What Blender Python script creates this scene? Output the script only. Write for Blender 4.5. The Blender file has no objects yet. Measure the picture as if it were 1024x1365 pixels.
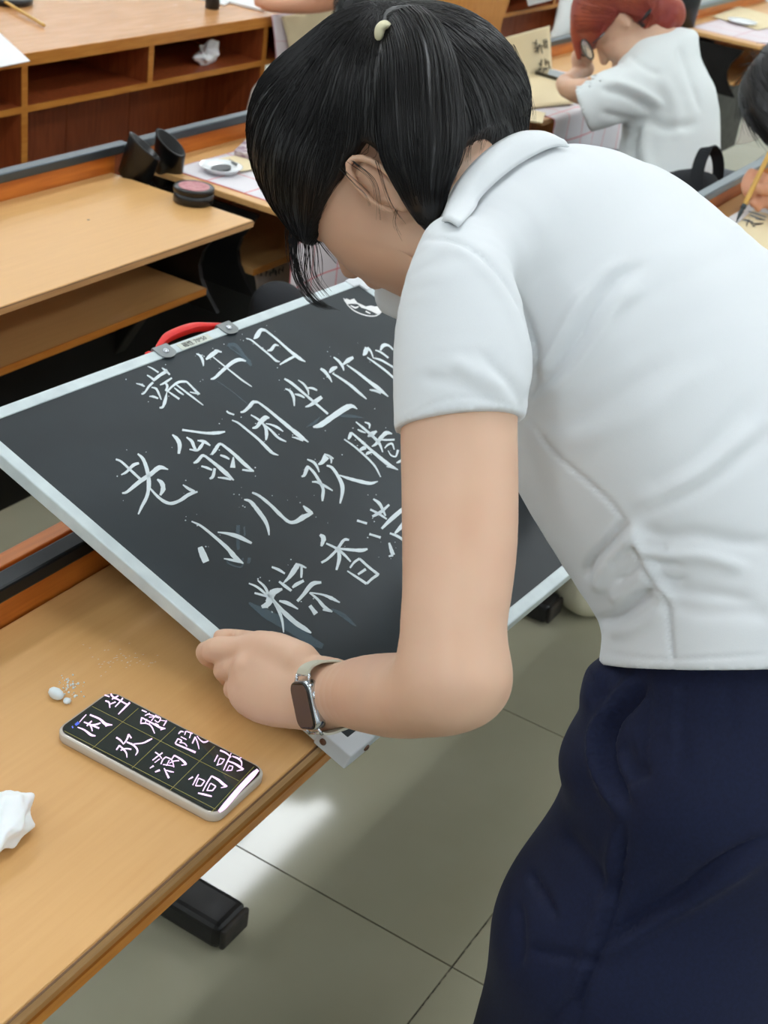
import bpy, bmesh, math, random
import numpy as np
from mathutils import Vector, Matrix
from mathutils.bvhtree import BVHTree
random.seed(7); RNG = np.random.default_rng(11)
S = bpy.context.scene
COL = S.collection
# ------------------------------------------------------------------ camera
F_PX = 1844.25; CX, CY = 512.0, 682.5
RW = np.array([[0.51876189, 0.36560561, -0.77279923],
               [-0.84494707, 0.35692102, -0.39833633],
               [0.13019429, 0.85961615, 0.49407441]])      # camera axes -> room axes
CAM = np.array([0, 0, 1.56])
cd = bpy.data.cameras.new('camera'); cam = bpy.data.objects.new('camera', cd); COL.objects.link(cam)
M = Matrix([list(RW[0]) + [0], list(RW[1]) + [0], list(RW[2]) + [1.56], [0, 0, 0, 1]]); cam.matrix_world = M
cd.sensor_fit = 'VERTICAL'; cd.sensor_height = 36; cd.lens = F_PX / 1365 * 36; cd.clip_start = .05
cd.dof.use_dof = True; cd.dof.focus_distance = 1.22; cd.dof.aperture_fstop = 14
S.camera = cam
# ------------------------------------------------------------------ light and exposure
S.view_settings.view_transform = 'Standard'; S.view_settings.look = 'None'; S.view_settings.gamma = 1
S.view_settings.use_curve_mapping = False
S.view_settings.exposure = 0.0
w = bpy.data.worlds.new('room_air'); S.world = w; w.use_nodes = True
w.node_tree.nodes['Background'].inputs[0].default_value = (.78, .88, 1, 1)
w.node_tree.nodes['Background'].inputs[1].default_value = .35
LAMP_POWER = 2.5
S.cycles.max_bounces = 8

# ------------------------------------------------------------------ helpers: pixel geometry
def C(px, py, d):                       # point seen at a pixel, at a depth along the optical axis
    v = np.array([(px - CX) / F_PX, -(py - CY) / F_PX, -1.0]) * d
    return RW @ v + CAM
def ray(px, py): return RW @ np.array([(px - CX) / F_PX, -(py - CY) / F_PX, -1.0])
def H(px, py, z):
    r = ray(px, py); return r * ((z - 1.56) / r[2]) + CAM
def HY(px, py, y):
    r = ray(px, py); return r * (y / r[1]) + CAM
def HP(px, py, o, n):
    r = ray(px, py); return CAM + r * (np.dot(np.array(o) - CAM, n) / np.dot(r, n))
def PJ(P):
    q = (np.asarray(P) - CAM) @ RW
    return CX + F_PX * q[..., 0] / -q[..., 2], CY - F_PX * q[..., 1] / -q[..., 2], -q[..., 2]
def nrm(v): v = np.asarray(v, float); return v / np.linalg.norm(v)
VIEW = RW @ np.array([0, 0, -1.0])

# ------------------------------------------------------------------ materials
MATS = {}
def srgb(c):
    return tuple((x / 255 / 12.92) if x / 255 <= .04045 else ((x / 255 + .055) / 1.055) ** 2.4 for x in c) + (1,)
def mat(name, col, rough=.6, metal=0, spec=.5, coat=0, emit=None, estr=0, alpha=1, sheen=0, sss=0, trans=0):
    m = bpy.data.materials.new(name); m.use_nodes = True; b = m.node_tree.nodes['Principled BSDF']
    b.inputs['Base Color'].default_value = srgb(col); b.inputs['Roughness'].default_value = rough
    b.inputs['Metallic'].default_value = metal; b.inputs['Specular IOR Level'].default_value = spec
    b.inputs['Coat Weight'].default_value = coat; b.inputs['Alpha'].default_value = alpha
    b.inputs['Sheen Weight'].default_value = sheen; b.inputs['Transmission Weight'].default_value = trans
    if sss: b.inputs['Subsurface Weight'].default_value = sss; b.inputs['Subsurface Scale'].default_value = .01; b.inputs['Subsurface Radius'].default_value = (1, .35, .2)
    if emit: b.inputs['Emission Color'].default_value = srgb(emit); b.inputs['Emission Strength'].default_value = estr
    MATS[name] = m; return m
def N(m, t, **k):
    n = m.node_tree.nodes.new(t)
    for a, b in k.items(): setattr(n, a, b)
    return n
def mapping(m, scale, coord='Object', rot=(0, 0, 0)):
    t = N(m, 'ShaderNodeTexCoord'); mp = N(m, 'ShaderNodeMapping'); mp.inputs['Scale'].default_value = scale
    mp.inputs['Rotation'].default_value = rot
    m.node_tree.links.new(t.outputs[coord], mp.inputs[0]); return mp
def noise_col(m, c1, c2, scale=(1, 1, 1), ns=5, det=4, lo=.3, hi=.7, bump=0, dist=.002, rough=None, rot=(0, 0, 0)):
    L = m.node_tree.links; b = m.node_tree.nodes['Principled BSDF']; mp = mapping(m, scale, rot=rot)
    n = N(m, 'ShaderNodeTexNoise'); n.inputs['Scale'].default_value = ns; n.inputs['Detail'].default_value = det
    L.new(mp.outputs[0], n.inputs['Vector']); r = N(m, 'ShaderNodeValToRGB')
    r.color_ramp.elements[0].position = lo; r.color_ramp.elements[0].color = srgb(c1)
    r.color_ramp.elements[1].position = hi; r.color_ramp.elements[1].color = srgb(c2)
    L.new(n.outputs[0], r.inputs[0]); L.new(r.outputs[0], b.inputs['Base Color'])
    if bump:
        bp = N(m, 'ShaderNodeBump'); bp.inputs['Strength'].default_value = bump; bp.inputs['Distance'].default_value = dist
        L.new(n.outputs[0], bp.inputs['Height']); L.new(bp.outputs[0], b.inputs['Normal'])
    if rough:
        mr = N(m, 'ShaderNodeMapRange'); mr.inputs['To Min'].default_value = rough[0]; mr.inputs['To Max'].default_value = rough[1]
        L.new(n.outputs[0], mr.inputs[0]); L.new(mr.outputs[0], b.inputs['Roughness'])
    return r
desk_wood = mat('desk_wood', (214, 166, 106), .38); noise_col(desk_wood, (210, 161, 101), (216, 169, 109), (1.5, 22, 22), 6, 6, .3, .72, .03, .0004, rough=(.34, .46))
desk_edge = mat('desk_edge', (196, 150, 98), .5); noise_col(desk_edge, (178, 136, 88), (204, 160, 108), (2, 30, 30), 5)
orange_wood = mat('orange_wood', (190, 104, 34), .42); noise_col(orange_wood, (176, 92, 28), (204, 118, 42), (1.5, 20, 20), 6)
cabinet_top = mat('cabinet_top', (200, 146, 96), .25); noise_col(cabinet_top, (196, 138, 84), (216, 162, 110), (2, 20, 20), 5, rough=(.2, .3))
cabinet_edge = mat('cabinet_edge', (196, 128, 52), .4); noise_col(cabinet_edge, (190, 118, 44), (208, 140, 60), (3, 30, 30), 5)
cabinet_red = mat('cabinet_red', (130, 66, 34), .45); noise_col(cabinet_red, (134, 62, 28), (166, 84, 42), (20, 20, 2), 5)
cabinet_side = mat('cabinet_side', (196, 132, 62), .4); noise_col(cabinet_side, (196, 124, 50), (218, 150, 72), (20, 20, 2), 5)
rail_mat = mat('rail_metal', (70, 78, 84), .32, .6); glue_dark = mat('glue_dark', (104, 74, 46), .7); rail_dark = mat('rail_dark', (30, 34, 37), .35, .4); rail_grey = mat('rail_grey', (120, 132, 138), .35, .6)
black_metal = mat('black_metal', (16, 16, 17), .38, .2); noise_col(black_metal, (12, 12, 13), (24, 23, 23), (1, 1, 1), 30, rough=(.3, .55))
black_plastic = mat('black_plastic', (14, 14, 15), .28)
dust_metal = mat('dusty_metal', (40, 36, 32), .6); noise_col(dust_metal, (20, 19, 18), (62, 54, 46), (1, 1, 1), 45, 6, .4, .75)
tile_mat = mat('floor_tile', (142, 140, 122), .16, spec=.45); noise_col(tile_mat, (160, 157, 134), (171, 168, 146), (1, 1, 1), 3, 8, .3, .7, rough=(.05, .10))
grout = mat('floor_grout', (70, 66, 56), .9); noise_col(grout, (50, 46, 40), (150, 144, 128), (1, 1, 1), 60, 3, .45, .6)
wall_paint = mat('wall_paint', (222, 226, 226), .8); ceil_paint = mat('ceiling_paint', (232, 236, 238), .9)
lamp_face = mat('lamp_diffuser', (255, 255, 255), .5, emit=(244, 250, 255), estr=LAMP_POWER * 6)
lamp_body = mat('lamp_housing', (225, 225, 225), .5)
frame_white = mat('frame_aluminium', (206, 218, 220), .38, .15); noise_col(frame_white, (196, 208, 212), (214, 226, 228), (3, 3, 3), 12)
corner_white = mat('corner_plastic', (206, 210, 214), .45)
board_mat = mat('board_slate', (30, 38, 43), .45, spec=.35); rr = noise_col(board_mat, (29, 37, 42), (40, 50, 56), (1, 1, 1), 7, 5, .35, .8)
board_back = mat('board_back', (150, 150, 146), .7)
chalk = mat('chalk', (222, 232, 236), .95)
smear = mat('chalk_smear', (104, 126, 138), .9, alpha=.45)
red_plastic = mat('red_plastic', (216, 14, 10), .4); clip_metal = mat('clip_metal', (150, 156, 158), .35, .7)
sticker = mat('sticker', (206, 212, 202), .6); ink = mat('ink_black', (22, 24, 24), .35)
brown_rivet = mat('rivet_brown', (110, 80, 64), .4, .7)
skin = mat('skin', (216, 176, 148), .5, sss=.12)
rs = noise_col(skin, (212, 168, 140), (220, 182, 154), (1, 1, 1), 9, 3, .3, .7)
skin_dark = mat('skin_far', (206, 148, 116), .55, sss=.1)
nail = mat('nail', (232, 160, 150), .3)
hair_mat = mat('hair_black', (14, 12, 13), .42, spec=.5); hair_strand = mat('hair_strand_black', (15, 13, 14), .4, spec=.38)
shirt_mat = mat('shirt_white', (221, 225, 228), .85, sheen=.1)
tee_mat = mat('tee_white', (224, 230, 230), .9)
navy = mat('trouser_navy', (14, 22, 50), .8, spec=.3, sheen=.04); noise_col(navy, (13, 20, 48), (17, 26, 57), (1, 1, 1), 300, 2)
beige_band = mat('watch_band', (188, 186, 168), .7)
nb = beige_band.node_tree
silver = mat('silver', (200, 204, 210), .15, 1); watch_glass_reflection = mat('watch_glass_reflection', (84, 62, 40), .3, spec=.6)  # watch screen: brown reflection of the desk painted into its base colour
watch_black = mat('watch_black', (14, 14, 15), .2)
clear_case = mat('clear_case', (216, 208, 196), .15, trans=.25, spec=.6); phone_side = mat('phone_side', (206, 200, 190), .2, .7)
phone_black = mat('phone_glass', (10, 12, 14), .06, coat=1)
screen_mat = mat('phone_screen', (14, 22, 24), .08, coat=.6, emit=(30, 46, 46), estr=.35)
glyph_pink = mat('screen_glyph', (236, 200, 240), .4, emit=(240, 206, 246), estr=.75)
grid_gold = mat('screen_grid', (110, 106, 50), .4, emit=(118, 112, 52), estr=.7)
blue_dot = mat('screen_dot', (60, 80, 190), .4, emit=(70, 90, 200), estr=.8)
tissue = mat('tissue', (238, 242, 244), .95, sss=.1)
cream = mat('cream_tie', (226, 220, 184), .6)
paper_beige = mat('paper_beige', (226, 210, 172), .85); paper_white = mat('paper_white', (232, 232, 232), .85)
porcelain = mat('porcelain', (236, 240, 242), .2, coat=.4)
pink_label = mat('pink_label', (182, 116, 122), .5); noise_col(pink_label, (168, 92, 102), (198, 140, 142), (1, 1, 1), 120, 2)
bamboo = mat('bamboo', (206, 160, 74), .4); bristle = mat('bristle_wet', (48, 58, 62), .5)
red_hair = mat('hair_red', (176, 62, 44), .5); noise_col(red_hair, (140, 50, 42), (176, 88, 56), (1, 1, 1), 14, 3, .35, .7)
black_cloth = mat('black_cloth', (30, 33, 38), .85); grey_cloth = mat('grey_cloth', (70, 74, 80), .85)
wood_pale = mat('floor_dark', (120, 110, 96), .6)
book_cover = mat('book_cover', (170, 150, 160), .5); noise_col(book_cover, (200, 190, 190), (140, 110, 128), (1, 1, 1), 60, 2, .4, .6)
cream_cloth = mat('cream_cloth', (214, 206, 196), .9); pink_edge = mat('pink_edge', (214, 168, 178), .8)
glass_lens = mat('lens', (230, 236, 240), .05, trans=.8)
tote_cloth = mat('tote_cloth', (206, 202, 176), .85)
def grid_mat(name, base, line, sx, sy, th=.02, plane='XY'):
    m = mat(name, base, .9); L = m.node_tree.links; b = m.node_tree.nodes['Principled BSDF']
    t = N(m, 'ShaderNodeTexCoord'); br = N(m, 'ShaderNodeTexBrick'); br.offset = 0; br.squash = 1
    br.inputs['Color1'].default_value = srgb(base); br.inputs['Color2'].default_value = srgb(base); br.inputs['Mortar'].default_value = srgb(line)
    br.inputs['Scale'].default_value = 1; br.inputs['Brick Width'].default_value = sx; br.inputs['Row Height'].default_value = sy
    br.inputs['Mortar Size'].default_value = th; br.inputs['Mortar Smooth'].default_value = .3
    L.new(t.outputs['UV'], br.inputs['Vector']); L.new(br.outputs[0], b.inputs['Base Color']); return m
felt_grid = grid_mat('felt_red_grid', (226, 222, 226), (224, 120, 128), .09, .09, .0016)
felt_pink = grid_mat('felt_pink_border', (222, 212, 216), (206, 150, 160), .12, .16, .002)

# shirt: very fine knit bump
def fine_bump(m, scale, strength, dist=.0005):
    L = m.node_tree.links; b = m.node_tree.nodes['Principled BSDF']; mp = mapping(m, (1, 1, 1))
    n = N(m, 'ShaderNodeTexNoise'); n.inputs['Scale'].default_value = scale; n.inputs['Detail'].default_value = 2
    L.new(mp.outputs[0], n.inputs['Vector']); bp = N(m, 'ShaderNodeBump'); bp.inputs['Strength'].default_value = strength; bp.inputs['Distance'].default_value = dist
    L.new(n.outputs[0], bp.inputs['Height']); L.new(bp.outputs[0], b.inputs['Normal'])
fine_bump(shirt_mat, 900, .12); fine_bump(skin, 260, .06, .0004)

# ------------------------------------------------------------------ helpers: objects
def tag(o, label=None, cat=None, group=None, kind=None):
    if label: o['label'] = label
    if cat: o['category'] = cat
    if group: o['group'] = group
    if kind: o['kind'] = kind
    return o
ORG = {}
def thing(name, loc, label, cat, group=None):
    o = bpy.data.objects.new(name, None); COL.objects.link(o); o.location = [float(x) for x in loc]; o.empty_display_size = .05
    ORG[o.name] = np.array(loc, float); tag(o, label, cat, group); return o
def mesh_obj(name, V, Fc, m, parent=None, smooth=False, uv=None, origin=None):
    V = np.asarray(V, float)
    if parent is not None: org = ORG[parent.name]
    else: org = np.array(origin if origin is not None else [V[:, 0].mean(), V[:, 1].mean(), V[:, 2].min()], float)
    me = bpy.data.meshes.new(name)
    me.from_pydata((V - org).tolist(), [], [list(map(int, f)) for f in Fc] if not isinstance(Fc, np.ndarray) else Fc.tolist())
    if uv is not None:
        l = me.uv_layers.new(name='UVMap'); vi = np.zeros(len(me.loops), int); me.loops.foreach_get('vertex_index', vi)
        l.data.foreach_set('uv', np.asarray(uv, float)[vi].ravel())
    me.validate(); me.update()
    o = bpy.data.objects.new(name, me); COL.objects.link(o); me.materials.append(m)
    if smooth: me.polygons.foreach_set('use_smooth', [True] * len(me.polygons))
    if parent is not None: o.parent = parent; ORG[o.name] = org
    else: o.location = org.tolist(); ORG[o.name] = org
    return o
def bevel(o, wd=.002, seg=2):
    b = o.modifiers.new('bevel', 'BEVEL'); b.width = wd; b.segments = seg; b.limit_method = 'ANGLE'; b.angle_limit = math.radians(40); return o
def solid(o, t, off=0):
    b = o.modifiers.new('thickness', 'SOLIDIFY'); b.thickness = t; b.offset = off; return o
class MB:
    def __init__(s): s.V = []; s.F = []
    def add(s, V, Fc):
        n = len(s.V); s.V += [tuple(map(float, v)) for v in V]; s.F += [[i + n for i in f] for f in Fc]; return s
    def box(s, x0, x1, y0, y1, z0, z1):
        return s.add([(x, y, z) for z in (z0, z1) for y in (y0, y1) for x in (x0, x1)],
                     [(0, 2, 3, 1), (4, 5, 7, 6), (0, 1, 5, 4), (2, 6, 7, 3), (0, 4, 6, 2), (1, 3, 7, 5)])
    def obox(s, c, a, b, d):       # centre and three half vectors
        c, a, b, d = map(np.array, (c, a, b, d))
        return s.add([c + i * a + j * b + k * d for k in (-1, 1) for j in (-1, 1) for i in (-1, 1)],
                     [(0, 2, 3, 1), (4, 5, 7, 6), (0, 1, 5, 4), (2, 6, 7, 3), (0, 4, 6, 2), (1, 3, 7, 5)])
    def prism(s, loop, d):          # planar loop extruded by a vector
        loop = [np.array(p) for p in loop]; n = len(loop); d = np.array(d)
        return s.add(loop + [p + d for p in loop], [list(range(n))[::-1], list(range(n, 2 * n))] + [(i, (i + 1) % n, n + (i + 1) % n, n + i) for i in range(n)])
    def tube(s, P, r, n=8, flat=None):
        P = np.array(P, float); k = len(P); r = np.broadcast_to(r, (k,)) if np.ndim(r) < 2 else r
        T = np.gradient(P, axis=0); T /= np.linalg.norm(T, axis=1)[:, None] + 1e-12
        up = np.array([0, 0, 1.]) if abs(T[0][2]) < .9 else np.array([1., 0, 0]); V = []
        u = nrm(np.cross(T[0], up))
        for i in range(k):
            u = u - T[i] * (u @ T[i]); u /= np.linalg.norm(u) + 1e-12; v = np.cross(T[i], u)
            for j in range(n):
                a = 2 * math.pi * j / n; V.append(P[i] + r[i] * (math.cos(a) * u + math.sin(a) * v * (flat or 1)))
        Fc = [(i * n + j, i * n + (j + 1) % n, (i + 1) * n + (j + 1) % n, (i + 1) * n + j) for i in range(k - 1) for j in range(n)]
        return s.add(V, Fc + [list(range(n))[::-1], [(k - 1) * n + j for j in range(n)]])
    def lathe(s, c, prof, n=28, ax=(0, 0, 1), sx=1, ref=None):
        ax = nrm(ax); u = nrm(np.cross(ax, [0, 1, 0] if abs(ax[1]) < .9 else [1, 0, 0])) if ref is None else nrm(ref); v = np.cross(ax, u); c = np.array(c); V = []
        for r, h in prof:
            for j in range(n):
                a = 2 * math.pi * j / n; V.append(c + ax * h + r * (math.cos(a) * u * sx + math.sin(a) * v))
        k = len(prof)
        return s.add(V, [(i * n + j, i * n + (j + 1) % n, (i + 1) * n + (j + 1) % n, (i + 1) * n + j) for i in range(k - 1) for j in range(n)]
                     + [list(range(n))[::-1], [(k - 1) * n + j for j in range(n)]])
    def build(s, name, m, parent=None, smooth=False, origin=None): return mesh_obj(name, s.V, s.F, m, parent, smooth, origin=origin)
def cr(P, n=6):                         # Catmull-Rom through rows of numbers
    P = np.array(P, float)
    if len(P) < 3: return np.array([P[0] + (P[-1] - P[0]) * t for t in np.linspace(0, 1, n + 1)])
    Q = np.vstack([2 * P[0] - P[1], P, 2 * P[-1] - P[-2]]); out = []
    for i in range(1, len(Q) - 2):
        for t in np.linspace(0, 1, n, endpoint=False):
            a, b, c, d = Q[i - 1], Q[i], Q[i + 1], Q[i + 2]
            out.append(.5 * ((2 * b) + (-a + c) * t + (2 * a - 5 * b + 4 * c - d) * t * t + (-a + 3 * b - 3 * c + d) * t ** 3))
    out.append(P[-1]); return np.array(out)
def grid_surf(fn, nu, nv, uvs=(1, 1)):
    V = []; UV = []
    for j in range(nv + 1):
        for i in range(nu + 1): V.append(fn(i / nu, j / nv)); UV.append((i / nu * uvs[0], j / nv * uvs[1]))
    return V, [(j * (nu + 1) + i, j * (nu + 1) + i + 1, (j + 1) * (nu + 1) + i + 1, (j + 1) * (nu + 1) + i) for j in range(nv) for i in range(nu)], UV

# ---- brush and chalk strokes laid on a plane
def strokes(mb, data, x0, y0, sc, fn, lift, wf=1.0, sub=5, jit=0):
    for st in data:
        P = cr(np.array(st, float), sub); P[:, 2] = np.maximum(P[:, 2], 3)
        T = np.gradient(P[:, :2], axis=0); T /= np.linalg.norm(T, axis=1)[:, None] + 1e-9; Nn = np.c_[-T[:, 1], T[:, 0]]
        hw = P[:, 2:3] / 2 * wf
        if jit: hw = hw * (1 + RNG.normal(0, jit, hw.shape))
        A = (P[:, :2] + Nn * hw) / sc + [x0, y0]; B = (P[:, :2] - Nn * hw) / sc + [x0, y0]
        V = []; n = len(P)
        for a, b in zip(A, B): V += [fn(a[0], a[1], lift), fn(b[0], b[1], lift)]
        V += [fn(a[0], a[1], 0) for a in A] + [fn(b[0], b[1], 0) for b in B]
        Fc = [(2 * i, 2 * i + 1, 2 * i + 3, 2 * i + 2) for i in range(n - 1)]
        Fc += [(2 * i, 2 * i + 2, 2 * n + i + 1, 2 * n + i) for i in range(n - 1)] + [(2 * i + 1, 3 * n + i, 3 * n + i + 1, 2 * i + 3) for i in range(n - 1)]
        mb.add(V, Fc)

# ------------------------------------------------------------------ helpers: implicit bodies
class Sdf:
    def __init__(s, lo, hi, h):
        s.lo = np.array(lo, float); s.h = h; s.n = (np.ceil((np.array(hi) - lo) / h)).astype(int) + 1
        s.F = np.full(s.n, .5, np.float32); s.ax = [s.lo[i] + np.arange(s.n[i]) * h for i in range(3)]
    def sub(s, lo, hi):
        a = np.clip(np.floor((lo - s.lo) / s.h).astype(int), 0, s.n); b = np.clip(np.ceil((hi - s.lo) / s.h).astype(int) + 1, 0, s.n)
        if (b <= a).any(): return None, None
        sl = tuple(slice(a[i], b[i]) for i in range(3))
        X = s.ax[0][sl[0]][:, None, None]; Y = s.ax[1][sl[1]][None, :, None]; Z = s.ax[2][sl[2]][None, None, :]
        return sl, (X, Y, Z)
    def seg(s, T_, A, B, k=.01):
        (a, ua, va), (b, ub, vb) = A, B
        rmax = max(np.linalg.norm(x) for x in (ua, ub, va, vb)) + k + 2.5 * s.h
        lo = np.minimum(a, b) - rmax; hi = np.maximum(a, b) + rmax
        sl, g = s.sub(lo, hi)
        if sl is None: return
        X, Y, Z = g; ab = b - a; L2 = ab @ ab + 1e-12
        t = np.clip(((X - a[0]) * ab[0] + (Y - a[1]) * ab[1] + (Z - a[2]) * ab[2]) / L2, 0, 1).astype(np.float32)
        qx = X - a[0] - t * ab[0]; qy = Y - a[1] - t * ab[1]; qz = Z - a[2] - t * ab[2]
        ru = np.linalg.norm(ua) * (1 - t) + np.linalg.norm(ub) * t; rv = np.linalg.norm(va) * (1 - t) + np.linalg.norm(vb) * t
        u = nrm(ua + ub); v = va + vb; v = nrm(v - u * (v @ u)); wv = np.cross(u, v); rm = np.minimum(ru, rv)
        lu = (qx * u[0] + qy * u[1] + qz * u[2]) / ru; lv = (qx * v[0] + qy * v[1] + qz * v[2]) / rv
        lw = (qx * wv[0] + qy * wv[1] + qz * wv[2]) / rm
        d = ((np.sqrt(lu * lu + lv * lv + lw * lw) - 1) * rm).astype(np.float32); T_[sl] = np.minimum(T_[sl], d)
    def chain(s, secs, k=.01, sub=3, op='add'):
        P = cr(np.array([np.r_[a, b, c] for a, b, c in secs]), sub) if sub > 1 else np.array([np.r_[a, b, c] for a, b, c in secs])
        T_ = np.full(s.n, .5, np.float32)
        for i in range(len(P) - 1):
            s.seg(T_, (P[i, :3], P[i, 3:6], P[i, 6:9]), (P[i + 1, :3], P[i + 1, 3:6], P[i + 1, 6:9]), k)
        if op == 'add':
            m = T_ < s.F + k; f = s.F[m]; d = T_[m]; hh = np.clip(.5 + .5 * (f - d) / k, 0, 1); s.F[m] = f * (1 - hh) + d * hh - k * hh * (1 - hh)
        else: s.F = np.maximum(s.F, -T_)
        return s
    def cut(s, o, n):      # remove the side the normal points to
        n = nrm(n); X, Y, Z = s.ax[0][:, None, None], s.ax[1][None, :, None], s.ax[2][None, None, :]
        d = ((X - o[0]) * n[0] + (Y - o[1]) * n[1] + (Z - o[2]) * n[2]).astype(np.float32); s.F = np.maximum(s.F, d); return s
    def mesh(s, smooth=1):
        F = s.F; F[0] = F[-1] = .5; F[:, 0] = F[:, -1] = .5; F[:, :, 0] = F[:, :, -1] = .5
        I = F < 0
        c = np.zeros(tuple(s.n - 1), np.uint8); nx, ny, nz = s.n
        for i in (0, 1):
            for j in (0, 1):
                for k in (0, 1): c += I[i:nx - 1 + i, j:ny - 1 + j, k:nz - 1 + k]
        act = np.argwhere((c > 0) & (c < 8)); idx = np.full(c.shape, -1, np.int32); idx[tuple(act.T)] = np.arange(len(act))
        P = np.zeros((len(act), 3)); W = np.zeros(len(act)); cs = [(i, j, k) for i in (0, 1) for j in (0, 1) for k in (0, 1)]
        val = {q: F[act[:, 0] + q[0], act[:, 1] + q[1], act[:, 2] + q[2]] for q in cs}
        for q in cs:
            for a in range(3):
                if q[a] == 0:
                    r = list(q); r[a] = 1; r = tuple(r); f0, f1 = val[q], val[r]; m = (f0 < 0) != (f1 < 0)
                    t = np.where(m, f0 / np.where(m, f0 - f1, 1), 0)
                    pt = np.tile(np.array(q, float), (len(act), 1)); pt[:, a] += t
                    P[m] += pt[m]; W += m
        V = (act + P / W[:, None]) * s.h + s.lo; Fc = []
        for a in range(3):
            sl0 = [slice(1, -1)] * 3; b, c2 = [(1, 2), (2, 0), (0, 1)][a]
            A = I; s0 = [slice(None)] * 3; s1 = [slice(None)] * 3; s0[a] = slice(0, -1); s1[a] = slice(1, None)
            for q in (b, c2): s0[q] = slice(1, -1); s1[q] = slice(1, -1)
            x0 = A[tuple(s0)]; x1 = A[tuple(s1)]; e = np.argwhere(x0 != x1); 
            if not len(e): continue
            inside = x0[tuple(e.T)]; e = e.copy(); e[:, b] += 1; e[:, c2] += 1
            def g(db, dc):
                t = e.copy(); t[:, b] += db; t[:, c2] += dc; return idx[tuple(t.T)]
            Q = np.c_[g(-1, -1), g(0, -1), g(0, 0), g(-1, 0)]; Q[~inside] = Q[~inside][:, ::-1]; Fc.append(Q)
        Fc = np.vstack(Fc); Fc = Fc[(Fc >= 0).all(1)]
        for _ in range(smooth): V = laplace(V, Fc)
        return V, Fc
def laplace(V, Fc, lam=.5):
    A = np.zeros_like(V); n = np.zeros(len(V))
    for i in range(4):
        a, b = Fc[:, i], Fc[:, (i + 1) % 4]
        for k in range(3): A[:, k] += np.bincount(a, V[b, k], len(V)) + np.bincount(b, V[a, k], len(V))
        n += np.bincount(a, minlength=len(V)) + np.bincount(b, minlength=len(V))
    return V * (1 - lam) + lam * A / np.maximum(n, 1)[:, None]
def normals(V, Fc):
    fn = np.cross(V[Fc[:, 2]] - V[Fc[:, 0]], V[Fc[:, 3]] - V[Fc[:, 1]]); n = np.zeros_like(V)
    for i in range(4):
        for k in range(3): n[:, k] += np.bincount(Fc[:, i], fn[:, k], len(V))
    return n / (np.linalg.norm(n, axis=1)[:, None] + 1e-12)
def sec(pts):
    """pixel sections (px, py, depth, half width px, half depth m) -> sections in the room"""
    P = [C(p[0], p[1], p[2]) for p in pts]; out = []
    for i, p in enumerate(pts):
        T = nrm(P[min(i + 1, len(P) - 1)] - P[max(i - 1, 0)]); vd = nrm(P[i] - CAM)
        u = np.cross(T, vd); nu = np.linalg.norm(u); u = u / nu if nu > .2 else out[-1][1] / np.linalg.norm(out[-1][1])
        v = nrm(np.cross(u, T)); out.append((P[i], u * p[3] * p[2] / F_PX, v * p[4]))
    return out
def rsec(pts):             # world points (x,y,z,r)
    P = [np.array(p[:3], float) for p in pts]; out = []
    for i, p in enumerate(pts):
        T = nrm(P[min(i + 1, len(P) - 1)] - P[max(i - 1, 0)]); a = np.array([0, 0, 1.]) if abs(T[2]) < .9 else np.array([1., 0, 0])
        u = nrm(np.cross(T, a)); out.append((P[i], u * p[3], np.cross(u, T) * (p[4] if len(p) > 4 else p[3])))
    return out
def bounds(chains, m=.02):
    L = np.array([np.array(s[0]) - max(np.linalg.norm(s[1]), np.linalg.norm(s[2])) for c in chains for s in c]).min(0) - m
    U = np.array([np.array(s[0]) + max(np.linalg.norm(s[1]), np.linalg.norm(s[2])) for c in chains for s in c]).max(0) + m
    return L, U
def body(chains, h, k=.01, sub=3, smooth=1, cuts=(), minus=()):
    lo, hi = bounds(chains); g = Sdf(lo, hi, h)
    for c in chains: g.chain(c, k, sub)
    for c in minus: g.chain(c, 0, sub, 'sub')
    for o, n in cuts: g.cut(o, n)
    return g.mesh(smooth)
def fold(V, Nn, lines, mask=None):
    """raise or sink cloth along lines drawn where they are seen: (points, width px, height m)"""
    px, py, d = PJ(V); P = np.c_[px, py]; D = np.zeros(len(V)); face = np.clip(-(Nn @ VIEW) * 1.6 + .35, 0, 1)
    for pts, wd, amp in lines:
        L = cr(pts, 6)[:, :2]; best = np.full(len(V), 1e9); bt = np.zeros(len(V)); n = len(L) - 1
        for i in range(n):
            a, b = L[i], L[i + 1]; ab = b - a; t = np.clip(((P - a) @ ab) / (ab @ ab + 1e-9), 0, 1)
            dd = np.linalg.norm(P - a - t[:, None] * ab, axis=1); m = dd < best; best[m] = dd[m]; bt[m] = (i + t[m]) / n
        D += amp * np.exp(-(best / wd) ** 2) * np.clip(np.minimum(bt, 1 - bt) * 6 + .15, 0, 1)
    return V + Nn * (D * face)[:, None]
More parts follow.
